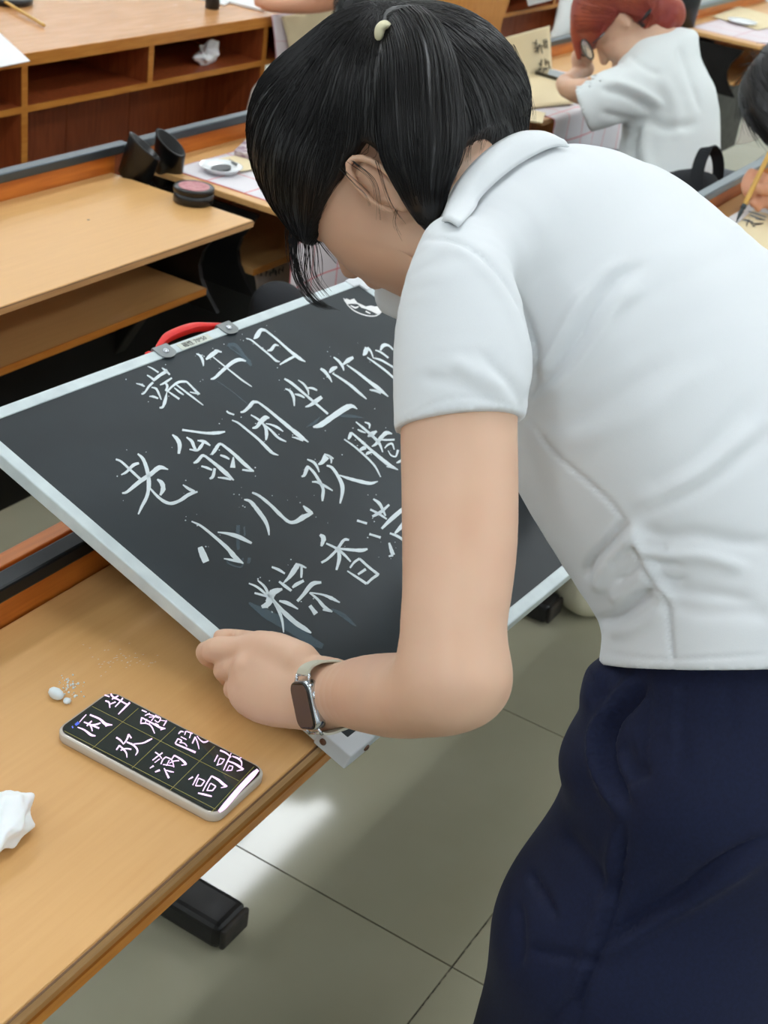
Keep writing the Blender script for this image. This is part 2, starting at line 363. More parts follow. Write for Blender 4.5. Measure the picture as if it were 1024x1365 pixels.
#MAIN
# ================================================================== the room
TS = .6; TX = 1.373 - 5 * TS; TY = .485 - 6 * TS
mb = MB(); mb.box(-2.2, 10.2, -3.6, 6.5, -.12, -.004); floor = mb.build('floor', grout); tag(floor, kind='structure')
me = None
for i in range(2, 19):
    for j in range(2, 14):
        x0 = TX + i * TS; y0 = TY + j * TS
        if x0 > 9.6 or y0 > 5.8: continue
        if me is None:
            t = MB(); g = .0013; t.box(g, TS - g, g, TS - g, -.0039, 0)
            o = mesh_obj('tile', t.V, t.F, tile_mat, origin=(0, 0, 0)); me = o.data
        else: o = bpy.data.objects.new('tile', me); COL.objects.link(o)
        o.parent = floor; o.location = [x0 - floor.location[0], y0 - floor.location[1], -floor.location[2] + RNG.normal(0, .0001)]
for nm, a in (('wall_left', (-2.3, -2.2, -3.6, 6.5)), ('wall_right', (10.2, 10.3, -3.6, 6.5)), ('wall_front', (-2.3, 10.3, 6.5, 6.6)), ('wall_rear', (-2.3, 10.3, -3.7, -3.6))):
    tag(MB().box(*a, -.12, 3.05).build(nm, wall_paint), kind='structure')
tag(MB().box(-2.3, 10.3, -3.7, 6.6, 3.05, 3.15).build('ceiling', ceil_paint), kind='structure')
k = 0; ORD = ('first', 'second', 'third', 'fourth', 'fifth', 'sixth')
for x in (-.9, 1.6, 4.1, 6.6, 9.1):
    for y in (-3.1, -1.5, .5, 2.5, 4.5, 5.9):
        t = thing('ceiling_light', (x, y, 2.97), 'white ceiling lamp panel, %s from the rear, %s row from the left' % (ORD[k % 6], ORD[k // 6]), 'lamp', 'panel lamps on the ceiling'); k += 1
        bevel(MB().box(x - .62, x + .62, y - .17, y + .17, 2.985, 3.05).build('housing', lamp_body, t), .004)
        MB().box(x - .59, x + .59, y - .14, y + .14, 2.972, 2.985).build('diffuser', lamp_face, t)

# ================================================================== desks
def desk(x0, x1, yf, label, rail_mt=rail_mat, rail=True, shelf=True, seatback=False):
    t = thing('school_desk', ((x0 + x1) / 2, yf + .2, 0), label, 'desk')
    bevel(MB().box(x0, x1, yf + .001, yf + .334, .7375, .75).build('desktop', desk_wood, t), .0015)
    MB().box(x0 + .0005, x1 - .0005, yf - .0012, yf + .0015, .7382, .7482).build('edge_band', desk_edge, t)
    MB().box(x0 + .0005, x1 - .0005, yf - .0015, yf, .7482, .7490).build('glue_line', glue_dark, t)
    bevel(MB().box(x0 + .01, x1 + .012, yf + .336, yf + .350, .60, .785).build('upright_panel', orange_wood, t), .001)
    if rail: bevel(MB().box(x0 - .005, x1 + .045, yf + .328, yf + .352, .783, .801).build('rail', rail_mt, t), .003)
    if shelf:
        s = MB().box(x0 + .03, x1 - .035, yf + .070, yf + .335, .595, .608).build('book_shelf', desk_wood, t)
        MB().box(x0 + .03, x1 - .035, yf + .0675, yf + .0702, .595, .608).build('shelf_edge', cabinet_edge, s)
        bevel(MB().box(x0 + .002, x1 + .0868, yf + .3302, yf + .336, .13, .594).build('modesty_panel', black_metal, t), .001)
    # pressed metal side cheek with the curved front
    for xs, nm in ((x0 + .012, 'side_cheek'), (x1 - .022, 'side_cheek')):
        L = [(xs, yf + .06, .722), (xs, yf + .335, .722), (xs, yf + .335, .56), (xs, yf + .05, .56)]
        for a in np.linspace(0, 1, 7)[1:-1]: L.append((xs, yf + .05 + .05 * math.sin(a * math.pi), .56 + .162 * a))
        MB().prism(L, (.010, 0, 0)).build(nm, black_metal, t)
    if seatback:
        bevel(MB().box(x0 - .1, x1 + .04, yf + .452, yf + .474, .36, .712).build('seat_back', orange_wood, t), .002)
        for xx in (x0 + .1, x1 - .1): MB().box(xx, xx + .03, yf + .354, yf + .452, .56, .6).build('bracket', black_metal, t)
    return t
LEG_LABEL = {}
def pedestal(x, yf, label):
    t = thing('desk_pedestal', (x, yf + .5, 0), label, 'desk leg')
    m = MB(); L = [(x - .018, yf + .46, .05), (x - .018, yf + .66, .05), (x - .018, yf + .50, .35), (x - .018, yf + .37, .72), (x - .018, yf + .19, .72), (x - .018, yf + .22, .55), (x - .018, yf + .37, .3)]
    bevel(MB().prism(L, (.036, 0, 0)).build('upright', black_metal, t), .004)
    b = MB().box(x - .036, x + .034, yf + .29, yf + .78, .006, .052)
    bevel(b.build('foot_bar', black_metal, t), .012, 3)
    bevel(MB().box(x - .032, x + .030, yf + .283, yf + .292, .010, .048).build('end_cap', dust_metal, t), .004)
    for s in (-1, 1): MB().lathe((x - .001 + s * .02, yf + .40, .0515), [(.006, 0), (.006, .004), (.003, .005)], 10).build('bolt', rail_mat, t)
    for yy in (.31, .72): MB().lathe((x, yf + yy, 0), [(.016, 0), (.016, .006)], 12).build('foot_pad', black_plastic, t)
    return t
R1, R2 = .476, 1.378
d1 = desk(.06, 1.165, R1, 'nearest light maple desk, with the phone, chalk bits and tissue on its top', rail_mt=rail_dark, seatback=True)
d2 = desk(1.255, 2.265, R1, 'light maple desk under the right part of the chalkboard, beside the standing person', rail_mt=rail_dark, seatback=True)
d3 = desk(2.355, 3.42, R1, 'light maple desk at the right edge where someone writes with a bamboo brush', rail_mt=rail_grey, seatback=False)
d4 = desk(.90, 1.995, R2, 'empty light maple desk on the left with only a black tin on it')
d5 = desk(2.080, 3.12, R2, 'light maple desk carrying the ink dish and book, half hidden by the black-haired head')
d6 = desk(3.205, 4.33, R2, 'light maple desk where the red-haired person writes')
d7 = desk(4.96, 6.05, R2, 'far maple desk at the top right with a white dish on its felt', rail_mt=rail_grey)
pedestal(1.212, R1, 'black steel pedestal and foot sticking out below the nearest desk')
pedestal(2.305, R1, 'black steel pedestal with a dusty foot end below the right corner of the chalkboard')
pedestal(2.038, R2, 'black steel pedestal between the tin desk and the ink dish desk')
pedestal(3.16, R2, 'black steel pedestal behind the standing person, left of the red-haired one')
pedestal(5.0 + .03, R2, 'black steel pedestal under the far desk at the top right')

# pen cups at the ends of the rails
def oval_loop(c, rx, ry, u, v, n=26):
    return [np.array(c) + rx * math.cos(2 * math.pi * i / n) * np.array(u) + ry * math.sin(2 * math.pi * i / n) * np.array(v) for i in range(n)]
def pen_cup(e1, e2, b, sw, label, group=None):
    c = (e1 + e2) / 2; la = (e2 - e1) / 2; up = c - b; t = thing('pen_cup', b, label, 'pen cup', group); m = MB(); n = 28
    sa = nrm(np.cross(la, up)) * sw; q = lambda k, sc, h: [b + up * h + la * sc * math.cos(2 * math.pi * i / n) * k + sa * math.sin(2 * math.pi * i / n) * k for i in range(n)]
    rings = [q(.95, .95, 0), q(1, 1, .97), q(1, 1, 1), q(.88, .96, 1), q(.82, .9, .06)]
    V = sum(rings, []); F = [(k * n + i, k * n + (i + 1) % n, (k + 1) * n + (i + 1) % n, (k + 1) * n + i) for k in range(4) for i in range(n)]
    m.add(V, F + [list(range(n))[::-1], [4 * n + i for i in range(n)]]).build('cup_body', black_plastic, t, True)
    return t
pen_cup(H(173, 176, .835), H(214, 213, .79), HY(176, 243, 1.672), .0175, 'left one of the two black oval pen cups at the end of the desk rail')
pen_cup(H(208, 172, .835), H(247, 208, .79), HY(221, 251, 1.672), .0175, 'right one of the two black oval pen cups at the end of the desk rail')
pen_cup(np.array([1.20, .845, .84]), np.array([1.22, .785, .80]), np.array([1.20, .845, .70]), .013, 'black oval pen cup hidden under the chalkboard between two desks')
pen_cup(np.array([4.93, 1.76, .88]), np.array([5.06, 1.66, .84]), np.array([4.96, 1.70, .70]), .035, 'far black pen cup right behind the neck of the red-haired person')
# small speck on the desktop
# ================================================================== cubby cabinets
def cabinet(x0, x1, divs, label, closed=None):
    yf, yb = 2.41, 2.98; t = thing('cubby_cabinet', ((x0 + x1) / 2, 2.7, 0), label, 'cabinet')
    bevel(MB().box(x0, x1, yf - .004, yb, .735, .766).build('top_panel', cabinet_top, t), .002)
    MB().box(x0, x1, yf - .0055, yf - .003, .736, .765).build('edge_band', cabinet_edge, t)
    sh = MB().box(x0, x1, yf + .002, yb - .02, .624, .640).build('shelf', cabinet_red, t); MB().box(x0, x1, yf, yf + .003, .624, .640).build('edge_band', cabinet_edge, sh)
    MB().box(x0, x1, yb - .16, yb - .145, .08, .735).build('back_panel', cabinet_red, t)
    MB().box(x0, x1, yf + .06, yf + .075, .0, .10).build('plinth', cabinet_red, t)
    MB().box(x0, x1, yf + .01, yb - .02, .10, .115).build('bottom_shelf', cabinet_red, t)
    for i, x in enumerate(divs):
        a = MB().box(x - .010, x + .010, yf + .002, yb - .16, .640, .735).build('divider', cabinet_red, t)
        MB().box(x - .010, x + .010, yf, yf + .003, .640, .735).build('edge_band', cabinet_edge, a)
    for x in divs[1::2]:
        a = MB().box(x - .010, x + .010, yf + .002, yb - .16, .115, .624).build('divider', cabinet_red, t)
        MB().box(x - .010, x + .010, yf, yf + .003, .115, .624).build('edge_band', cabinet_edge, a)
    for x in np.arange(x0 + .13, x1, .26): MB().box(x - .1285, x + .1285, yf + .20, yf + .209 + RNG.uniform(0, .001), .115, .624).build('back_board', cabinet_red, t)
    return t
cb = cabinet(1.55, 3.72, [2.02, 2.486, 2.49 + .462, 3.47, 3.7], 'reddish wooden cubby cabinet with an orange-edged top at the upper left')
# keep dividers where seen: 2.486 (upper only), 2.952 (both), 3.47 (upper)
cb2 = cabinet(4.55, 6.9, [4.57, 5.03, 5.5, 6.0, 6.45], 'dark wooden cubby cabinet behind the red-haired person')
a, b, c_, d_ = HY(560, -40, 2.395), HY(693, -40, 2.395), HY(662, 52, 2.395), HY(560, 90, 2.395)
o = MB().prism([a, b, c_, d_], (0, .018, 0)).build('slanted_panel', cabinet_side); tag(o, 'slanted light orange wooden panel above the black hair', 'panel')

# ================================================================== blackboard
A_, B_, C_, D_ = (np.array(v) + [0, 0, 1.56] for v in ((.881, .939, -.658), (1.580, .911, -.671), (1.557, .411, -.814), (.858, .439, -.801)))
ex = nrm(B_ - A_); ey = nrm(A_ - D_); ey = nrm(ey - ex * (ex @ ey)); ez = np.cross(ex, ey); BW, BH = .700, .520
def BL(u, v, h=0): return D_ + ex * u + ey * v + ez * h
def on_board(px, py, lift=0): return HP(px, py, D_ - ez * .0012, ez) + ez * lift
bt = thing('chalkboard', BL(.35, .26, -.016), 'portable black chalkboard with white aluminium frame and chalk calligraphy, held in one hand', 'chalkboard')
def bbox_(mb_, u0, u1, v0, v1, h0, h1):
    return mb_.obox(BL((u0 + u1) / 2, (v0 + v1) / 2, (h0 + h1) / 2), ex * (u1 - u0) / 2, ey * (v1 - v0) / 2, ez * (h1 - h0) / 2)
FW = .0148
pan = bbox_(MB(), .004, BW - .004, .004, BH - .004, -.008, -.0012).build('writing_surface', board_mat, bt)
bbox_(MB(), .006, BW - .006, .006, BH - .006, -.0125, -.0082).build('backing', board_back, bt)
for u0, u1, v0, v1 in ((0, BW, BH - FW, BH), (0, BW, 0, FW), (0, FW, FW, BH - FW), (BW - FW, BW, FW, BH - FW)):
    bevel(bbox_(MB(), u0, u1, v0, v1, -.0155, .0).build('frame_rail', frame_white, bt), .0016)
# corner caps
def corner(u, v, su, sv, size=.036, broken=False):
    L = [(0, 0), (size, 0), (size, FW + .0015), (FW + .0015, FW + .0015), (FW + .0015, size), (0, size)]
    P = [BL(u + su * a, v + sv * b, .0016) - ex * su * .001 - ey * sv * .001 for a, b in L]
    c = bevel(MB().prism(P, -ez * .0185).build('corner_cap', corner_white, bt), .0015)
    for a, b in ((size * .75, -.001), (-.001, size * .75)):
        q = BL(u + su * a, v + sv * b, -.007); nn = -ey * sv if b < 0 else -ex * su
        MB().lathe(q - nn * .001, [(.0034, 0), (.0034, .0022), (.0018, .0032)], 14, ax=nn).build('rivet', brown_rivet, c, True)
    return c
corner(0, 0, 1, 1, .038); corner(BW, BH, -1, -1, .030); corner(BW, 0, -1, 1, .03); corner(0, BH, 1, -1, .03)
# handle brackets, handle, sticker
def uv_of(px, py):
    q = on_board(px, py) - D_; return q @ ex, q @ ey
br = []
for px, py in ((219, 469), (303, 438)):
    u, v = uv_of(px, py); v = BH - .008; L = []
    for a in np.linspace(0, math.pi, 9): L.append((u + .0125 * math.cos(a) * 1.0, v - .0035 - .0085 * math.sin(a)))
    L = [(u - .0125, BH + .003), (u - .0125, v - .003)] + [(u - .0125 * math.cos(a), v - .003 - .008 * math.sin(a)) for a in np.linspace(0.3, math.pi - .3, 6)] + [(u + .0125, v - .003), (u + .0125, BH + .003)]
    k_ = MB().prism([BL(a, b, .0014) for a, b in L], -ez * .0013).build('handle_bracket', clip_metal, bt)
    MB().lathe(BL(u, v, .001), [(.0042, 0), (.004, .0018), (.002, .0028)], 16, ax=ez).build('rivet', silver, k_, True)
    bbox_(MB(), u - .0125, u + .0125, BH, BH + .0035, -.014, .001).build('bracket_fold', clip_metal, k_)
    br.append(u)
u0, u1 = br[0] + .004, br[1] - .004; P = cr([(u0 - .012, BH + .001), (u0 + .008, BH + .010), (u0 + .030, BH + .017), (u1 - .035, BH + .018), (u1 - .010, BH + .010), (u1 + .010, BH + .002)], 6)
m = MB(); n = len(P); V = []
for i, (u, v) in enumerate(P):
    wv = .004 + .006 * math.sin(math.pi * i / (n - 1))
    for a, h in ((-wv, -.010), (wv, -.010), (wv, -.001), (-wv, -.001)): V.append(BL(u, v + a * .5, h))
m.add(V, [(i * 4 + j, i * 4 + (j + 1) % 4, (i + 1) * 4 + (j + 1) % 4, (i + 1) * 4 + j) for i in range(n - 1) for j in range(4)] + [(3, 2, 1, 0), (4 * n - 4, 4 * n - 3, 4 * n - 2, 4 * n - 1)])
tag(bevel(m.build('handle', red_plastic, bt, True), .001), 'curved red plastic handle')
for u in (br[0] - .016, br[1] + .010): MB().lathe(BL(u, BH + .002, -.006), [(.004, -.003), (.005, 0), (.003, .003)], 12, ax=ez).build('handle_stud', red_plastic, bt, True)
ua, ub = uv_of(240, 464)[0], uv_of(276, 450)[0]
st = bbox_(MB(), ua - .002, ub + .004, BH - .0145, BH - .0035, .0001, .0004).build('size_sticker', sticker, bt)
def text_mesh(name, body, size, org, ux, uy, mt, parent, ext=.00012, align='CENTER'):
    cu = bpy.data.curves.new(name, 'FONT'); cu.body = body; cu.size = size; cu.extrude = ext; cu.align_x = align; cu.align_y = 'CENTER'; cu.resolution_u = 2
    tmp = bpy.data.objects.new('tmp', cu); COL.objects.link(tmp); dg = bpy.context.evaluated_depsgraph_get(); dg.update()
    me_ = bpy.data.meshes.new_from_object(tmp.evaluated_get(dg)); V = np.array([v.co[:] for v in me_.vertices]); Fc = [list(p.vertices) for p in me_.polygons]
    bpy.data.objects.remove(tmp); uz = np.cross(ux, uy)
    W_ = [np.array(org) + ux * v[0] + uy * v[1] + uz * v[2] for v in V]
    return mesh_obj(name, W_, Fc, mt, parent)
text_mesh('printed_size', '磁性 70*50', .0088, BL((ua + ub) / 2 + .001, BH - .009, .0006), ex, ey, ink, st)

GL = []   # (region origin x, y, scale, strokes)
GL += [(170, 420, 7.877, [  # upright first character
 [(210,540,6),(260,562,14),(325,605,16)],[(205,632,10),(250,660,18),(285,692,20)],[(360,555,10),(400,585,22),(445,628,14)],[(280,680,30),(345,630,30),(420,585,36)],
 [(90,720,6),(135,730,16),(180,750,14)],[(145,830,14),(175,820,16),(225,750,24),(268,708,22)],[(250,760,8),(300,775,22),(330,830,20),(355,892,10)],[(228,855,8),(270,858,22),(322,878,14)],
 [(340,735,10),(385,715,22),(465,662,18)],[(400,715,18),(418,750,24),(400,800,20)],[(335,975,14),(370,965,26),(395,900,34),(412,815,10)],[(410,810,16),(470,750,22),(540,705,26),(620,700,20)],
 [(620,700,18),(680,760,18),(750,835,26)],[(760,830,10),(700,820,14),(655,808,8)],[(430,805,10),(480,840,18),(545,885,20)],[(490,765,8),(540,805,18),(590,840,10)],[(515,735,14),(600,800,18),(680,860,18),(795,948,8)]]),
 (260, 420, 6.4, [
 [(10,330,6),(45,350,20),(65,390,22),(72,435,8)],[(92,380,14),(130,350,34),(185,310,34)],[(165,300,10),(195,308,20),(228,318,8)],[(155,360,8),(230,420,10),(330,500,12),(400,555,14),(485,612,6)],
 [(132,548,8),(170,535,22),(240,470,28),(320,405,32),(380,382,28),(435,395,8)]]),
 (260, 420, 6.4, [
 [(435,200,6),(480,215,12),(560,280,14),(640,345,16),(690,390,18),(725,400,6)],[(500,205,10),(530,175,40),(560,130,30),(600,130,20)],[(600,130,16),(700,210,18),(800,300,22),(890,370,26),(942,400,6)],
 [(615,305,6),(650,295,26),(680,258,22),(715,262,6)],[(722,425,10),(780,390,20),(845,355,20)]]),
 (370, 440, 6.02, [
 [(55,392,12),(110,425,20),(200,500,18),(300,585,18),(405,675,16)],[(62,472,8),(100,490,18),(128,540,22),(135,612,8)],[(138,515,8),(180,525,20),(218,545,8)],[(165,402,6),(210,435,16),(242,480,16),(250,525,6)],
 [(240,465,8),(280,468,18),(318,485,12)],[(222,618,8),(260,605,22),(310,570,34),(355,538,26)],[(285,780,12),(350,760,40),(450,690,44),(550,625,46),(600,612,26),(640,635,6)]]),
 (370, 440, 6.02, [
 [(345,310,16),(380,335,24),(415,380,18),(437,420,6)],[(415,345,12),(440,315,34),(478,298,16)],[(440,348,10),(500,385,16),(580,440,20),(650,500,22),(715,555,8)],
 [(450,218,10),(490,250,20),(520,290,20),(533,328,6)],[(525,278,12),(565,245,34),(608,220,20)],[(555,280,8),(640,340,18),(730,410,24),(810,470,30),(888,535,8)],[(738,480,8),(790,490,18),(830,510,12)]]),
 (370, 440, 6.02, [
 [(685,205,10),(705,180,36),(715,140,28)],[(720,140,16),(750,175,14),(768,225,8)],[(768,225,6),(820,238,16),(880,270,14),(960,320,12)],[(720,220,8),(790,270,14),(870,330,16),(960,410,16)],
 [(785,162,8),(830,180,14),(890,225,14)],[(825,165,12),(848,125,28),(890,125,16),(930,160,10)]]),
 (150, 560, 5.12, [
 [(22,268,10),(60,285,14),(120,340,16),(190,405,18)],[(58,375,8),(95,355,16),(140,310,22),(180,295,14)],[(65,500,8),(100,490,18),(180,425,26),(260,370,28),(320,325,30),(380,338,6)],
 [(172,230,8),(210,270,22),(238,350,26),(248,440,28),(235,520,24),(200,590,20),(175,645,8)],[(305,405,10),(335,430,28),(345,470,32),(325,515,14)],
 [(255,465,10),(300,515,16),(350,555,20),(400,570,20),(460,550,22),(520,510,24),(580,490,10)],[(480,442,6),(520,470,18),(560,490,16)]]),
 (150, 560, 5.12, [
 [(475,68,14),(560,80,14),(640,90,16),(720,88,22),(768,80,8)],[(408,100,8),(440,130,24),(458,170,28),(452,232,14)],[(505,118,8),(540,145,20),(555,180,20),(570,210,16)],[(525,200,8),(575,208,14),(600,185,22),(620,155,16)],
 [(580,140,8),(625,148,18),(668,175,8)],[(552,295,8),(580,280,22),(610,245,20),(630,245,16)],[(630,245,14),(700,300,20),(770,360,28),(828,412,8)],[(718,392,6),(770,398,14),(810,408,10)],
 [(605,315,8),(640,325,16),(680,342,10)],[(662,402,10),(685,385,22),(698,330,18)],[(675,238,12),(700,205,26),(725,168,20),(745,165,14)],[(745,165,14),(820,225,20),(900,300,24),(965,352,8)],
 [(885,340,10),(925,345,14),(955,350,8)],[(735,240,10),(770,252,16),(798,268,8)],[(820,327,34),(822,295,26),(825,252,8)]]),
 (290, 530, 7.877, [
 [(95,140,14),(115,160,18),(175,182,14)],[(150,238,10),(220,270,18),(320,350,22),(430,440,26),(530,540,34),(580,585,26),(640,608,6)],[(240,155,14),(280,145,26),(340,90,40),(375,50,34),(430,50,20)],
 [(430,52,18),(520,120,26),(640,220,30),(760,320,36),(860,400,40),(955,470,8)],[(780,415,6),(840,430,20),(900,455,16)],[(350,183,10),(400,212,18),(440,240,20)],
 [(365,322,14),(410,310,34),(450,260,46),(500,215,50),(545,215,10)],[(470,265,20),(505,320,30),(515,390,36),(508,450,14)],[(480,275,8),(560,345,20),(640,425,24),(722,465,10)],[(505,275,8),(560,285,16),(630,315,24),(690,358,8)]]),
 (390, 550, 6.4, [
 [(75,548,10),(100,535,24),(118,490,34),(130,455,18)],[(130,460,16),(180,510,22),(225,580,24),(260,650,24),(258,710,26),(255,758,12)],[(165,592,12),(210,595,18),(280,630,20),(343,668,8)],
 [(125,400,8),(180,425,22),(210,465,18),(228,510,8)],[(218,445,10),(252,425,34),(290,375,56)],[(270,355,10),(310,370,16),(350,395,10)],[(310,370,10),(330,400,16),(330,435,8)],
 [(290,452,12),(335,470,22),(380,530,26),(420,610,34),(425,680,30),(405,778,12)],[(400,535,8),(470,560,22),(560,585,28),(660,605,28),(728,588,6)]]),
 (390, 550, 6.4, [
 [(440,228,10),(520,285,14),(590,345,16),(660,410,16),(710,470,16),(752,552,8)],[(475,230,12),(490,200,30),(498,170,20)],[(500,170,14),(580,240,20),(680,330,24),(800,430,30),(900,490,8)],[(800,460,8),(850,470,16),(890,485,10)],
 [(575,320,20),(605,305,34),(628,305,20)],[(625,362,10),(645,345,26),(680,340,10)],[(540,80,8),(600,130,18),(680,200,22),(740,265,22),(770,340,8)],[(555,145,8),(585,160,16),(625,175,6)],[(615,82,8),(655,100,18),(655,138,8)],
 [(640,205,10),(675,185,40),(718,160,14)],[(675,290,8),(710,270,24),(755,215,34),(800,175,34),(850,182,8)],[(740,232,10),(800,235,16),(870,232,16)],[(785,305,8),(815,275,16),(850,268,16),(868,318,8)],
 [(815,325,6),(840,365,12),(880,375,14),(900,320,20)],[(885,430,8),(910,420,20),(940,400,16)]]),
 (240, 640, 5.389, [
 [(82,297,8),(150,330,14),(250,410,20),(340,490,26),(400,560,34),(455,600,8)],[(315,565,6),(370,575,16),(430,590,12)],[(143,482,34),(162,530,46),(188,590,44)],[(270,375,6),(340,385,18),(420,408,30),(515,455,12)]]),
 (240, 640, 5.389, [
 [(460,140,8),(505,155,22),(560,220,28),(610,290,26),(632,345,20),(640,398,8)],[(518,90,10),(570,115,18),(650,180,22),(720,250,22),(780,300,22),(830,300,26),(890,265,36),(955,238,10)],[(885,185,8),(915,215,26),(950,238,16)]]),
 (320, 650, 4.267, [
 [(180,452,8),(220,468,14),(255,490,8)],[(245,545,6),(280,510,20),(315,460,32),(330,435,22)],[(325,435,8),(350,445,12),(377,458,6)],[(350,445,10),(350,480,14),(348,515,10)],[(222,535,10),(255,560,16),(292,588,12)],
 [(297,570,10),(320,552,20),(362,530,14)],[(100,528,6),(140,565,14),(165,615,12)],[(50,545,6),(100,568,12),(160,618,12)],[(82,600,10),(120,610,12),(160,622,10)],[(122,680,16),(160,660,34),(185,600,40),(240,578,12)],
 [(165,615,14),(230,690,22),(310,765,26),(370,805,24),(405,828,6)],[(185,640,8),(220,700,16),(240,760,14),(248,825,6)],[(222,645,8),(270,658,20),(330,692,6)],[(325,648,14),(360,610,20),(410,550,26),(462,540,12)],
 [(395,598,8),(440,635,14),(480,680,18),(525,708,8)],[(470,695,8),(500,700,12),(525,708,6)],[(400,598,6),(470,610,10),(520,630,18),(568,655,6)],[(397,672,18),(432,720,26)]]),
 (320, 650, 4.267, [
 [(455,268,12),(475,290,28),(462,335,12)],[(462,428,12),(500,405,14),(550,355,16),(590,300,16),(620,298,12)],[(490,318,8),(545,345,14),(590,380,14),(630,422,8)],[(560,348,10),(630,355,16),(690,358,22),(725,350,8)],
 [(555,350,10),(565,400,22),(548,470,10)],[(610,475,6),(660,508,12),(720,548,14)],[(625,458,10),(650,425,12),(680,405,14)],[(680,405,12),(735,455,14),(790,497,12)],[(720,548,12),(750,520,14),(785,495,16)],[(670,495,12),(715,465,16)]]),
 (320, 650, 4.267, [
 [(758,65,8),(795,95,18),(828,162,8)],[(740,125,10),(790,150,12),(835,180,8)],[(752,165,14),(800,140,18),(848,98,12)],[(665,188,12),(722,205,12)],[(735,265,12),(800,285,12)],[(805,235,12),(860,180,24),(930,120,22)],
 [(880,262,10),(915,225,24),(960,170,24)],[(852,260,10),(900,280,14),(950,315,14)],[(848,315,10),(862,360,20),(872,385,20)],[(845,392,8),(870,385,14)]])]
for x, y, s_, dat in GL:
    m = MB(); strokes(m, dat, x, y, s_, on_board, .0004, jit=.05); m.build('chalk_character', chalk, bt)
# smudges, erased chalk and crumbs of chalk on the slate
m = MB(); strokes(m, [[(50,655,10),(150,720,50),(280,790,60),(400,870,50),(470,905,30)],[(520,690,10),(590,730,26),(660,790,8)]], 320, 650, 4.267, on_board, .0002)
strokes(m, [[(270,258,8),(340,310,10),(400,350,16),(480,430,24)],[(280,255,30),(350,262,30),(430,360,20),(478,395,10)],[(170,555,5),(300,640,6),(440,755,6)]], 260, 420, 6.4, on_board, .0002)
strokes(m, [[(418,325,26),(415,420,26),(420,500,20)],[(462,335,14),(465,400,14)],[(340,560,12),(350,600,12),(440,625,12),(450,560,12)],[(490,600,20),(500,560,24)]], 240, 640, 5.389, on_board, .0002)
strokes(m, [[(470,690,10),(570,690,24),(690,705,8)],[(230,780,6),(300,740,20),(340,700,6)]], 370, 440, 6.02, on_board, .0002)
tag(m.build('chalk_smear', smear, bt), kind='stuff')
m = MB()
for _ in range(150):
    g_ = GL[RNG.integers(len(GL))]; q = g_[3][RNG.integers(len(g_[3]))][0]; x = g_[0] + q[0] / g_[2] + RNG.normal(0, 9); y = g_[1] + q[1] / g_[2] + RNG.normal(0, 9)
    u, v = uv_of(x, y)
    if .02 < u < .68 and .02 < v < .50:
        r = RNG.uniform(.00015, .0006); P = BL(u, v, -.0011); m.obox(P, ex * r, ey * r, ez * r)
o = m.build('chalk_crumbs', chalk, bt); tag(o, kind='stuff')
# torn sticker at the upper right
m = MB(); L = [(370,368),(385,380),(395,372),(425,385),(460,372),(490,408),(530,425),(560,440),(600,432),(640,440),(668,436),(680,455),(700,462),(700,480),(660,505),(610,480),(560,460),(525,450),(490,418),(440,415),(405,420),(380,395)]
m.prism([on_board(400 + a / 6.4, 340 + b / 6.4, .0003) for a, b in L], -ez * .0003)
strokes(m, [[(375,375,4),(410,430,6),(470,480,8),(560,515,9),(640,520,9),(690,490,8),(703,465,4)],[(430,430,6),(470,450,14),(500,440,8)],[(560,480,10),(600,500,8)]], 400, 340, 6.4, on_board, .0003)
tag(m.build('torn_sticker', paper_white, bt), 'torn white remains of a round sticker')

# ================================================================== phone on the near desk
ZT = .7605
q0, q1, q2, q3 = (H(*p, ZT)[:2] for p in ((80, 972), (143, 922), (352, 1022), (290, 1092)))
pc = (q0 + q1 + q2 + q3) / 4; pl = ((q3 - q0) + (q2 - q1)) / 2; pw = ((q1 - q0) + (q2 - q3)) / 2
ul = nrm(np.r_[pl, 0]); uw = np.array([-ul[1], ul[0], 0]); uw = uw if uw[:2] @ pw > 0 else -uw; PLn, PWd = np.linalg.norm(pl) * 1.02, np.linalg.norm(pw) * 1.05
def rrect(c, a, b, la, lb, r, z, n=6):
    out = []
    for sx, sy, a0 in ((1, 1, 0), (-1, 1, 90), (-1, -1, 180), (1, -1, 270)):
        for i in range(n + 1):
            t = math.radians(a0 + 90 * i / n); out.append(np.r_[c, z] + a * (sx * (la / 2 - r) + r * math.cos(t)) + b * (sy * (lb / 2 - r) + r * math.sin(t)))
    return out
def rstack(layers, m=None):
    m = m or MB(); n = len(layers[0]); V = sum(layers, []); k = len(layers)
    return m.add(V, [(i * n + j, i * n + (j + 1) % n, (i + 1) * n + (j + 1) % n, (i + 1) * n + j) for i in range(k - 1) for j in range(n)] + [list(range(n))[::-1], [(k - 1) * n + j for j in range(n)]])
ph = thing('smartphone', np.r_[pc, .75], 'smartphone in a clear case on the nearest desk, its screen showing pink calligraphy', 'phone')
z0 = .7502
rstack([rrect(pc, ul, uw, PLn - .002, PWd - .002, .011, z0), rrect(pc, ul, uw, PLn, PWd, .012, z0 + .002), rrect(pc, ul, uw, PLn, PWd, .012, z0 + .0085), rrect(pc, ul, uw, PLn - .0016, PWd - .0016, .0115, z0 + .0098)]).build('clear_case', clear_case, ph, True)
rstack([rrect(pc, ul, uw, PLn - .004, PWd - .004, .0105, z0 + .0015), rrect(pc, ul, uw, PLn - .0034, PWd - .0034, .011, z0 + .009), rrect(pc, ul, uw, PLn - .005, PWd - .005, .0105, z0 + .0102)]).build('phone_body', phone_side, ph, True)
sc_ = rstack([rrect(pc, ul, uw, PLn - .0052, PWd - .0052, .010, z0 + .0100), rrect(pc, ul, uw, PLn - .0052, PWd - .0052, .010, z0 + .0106)]).build('glass_front', phone_black, ph)
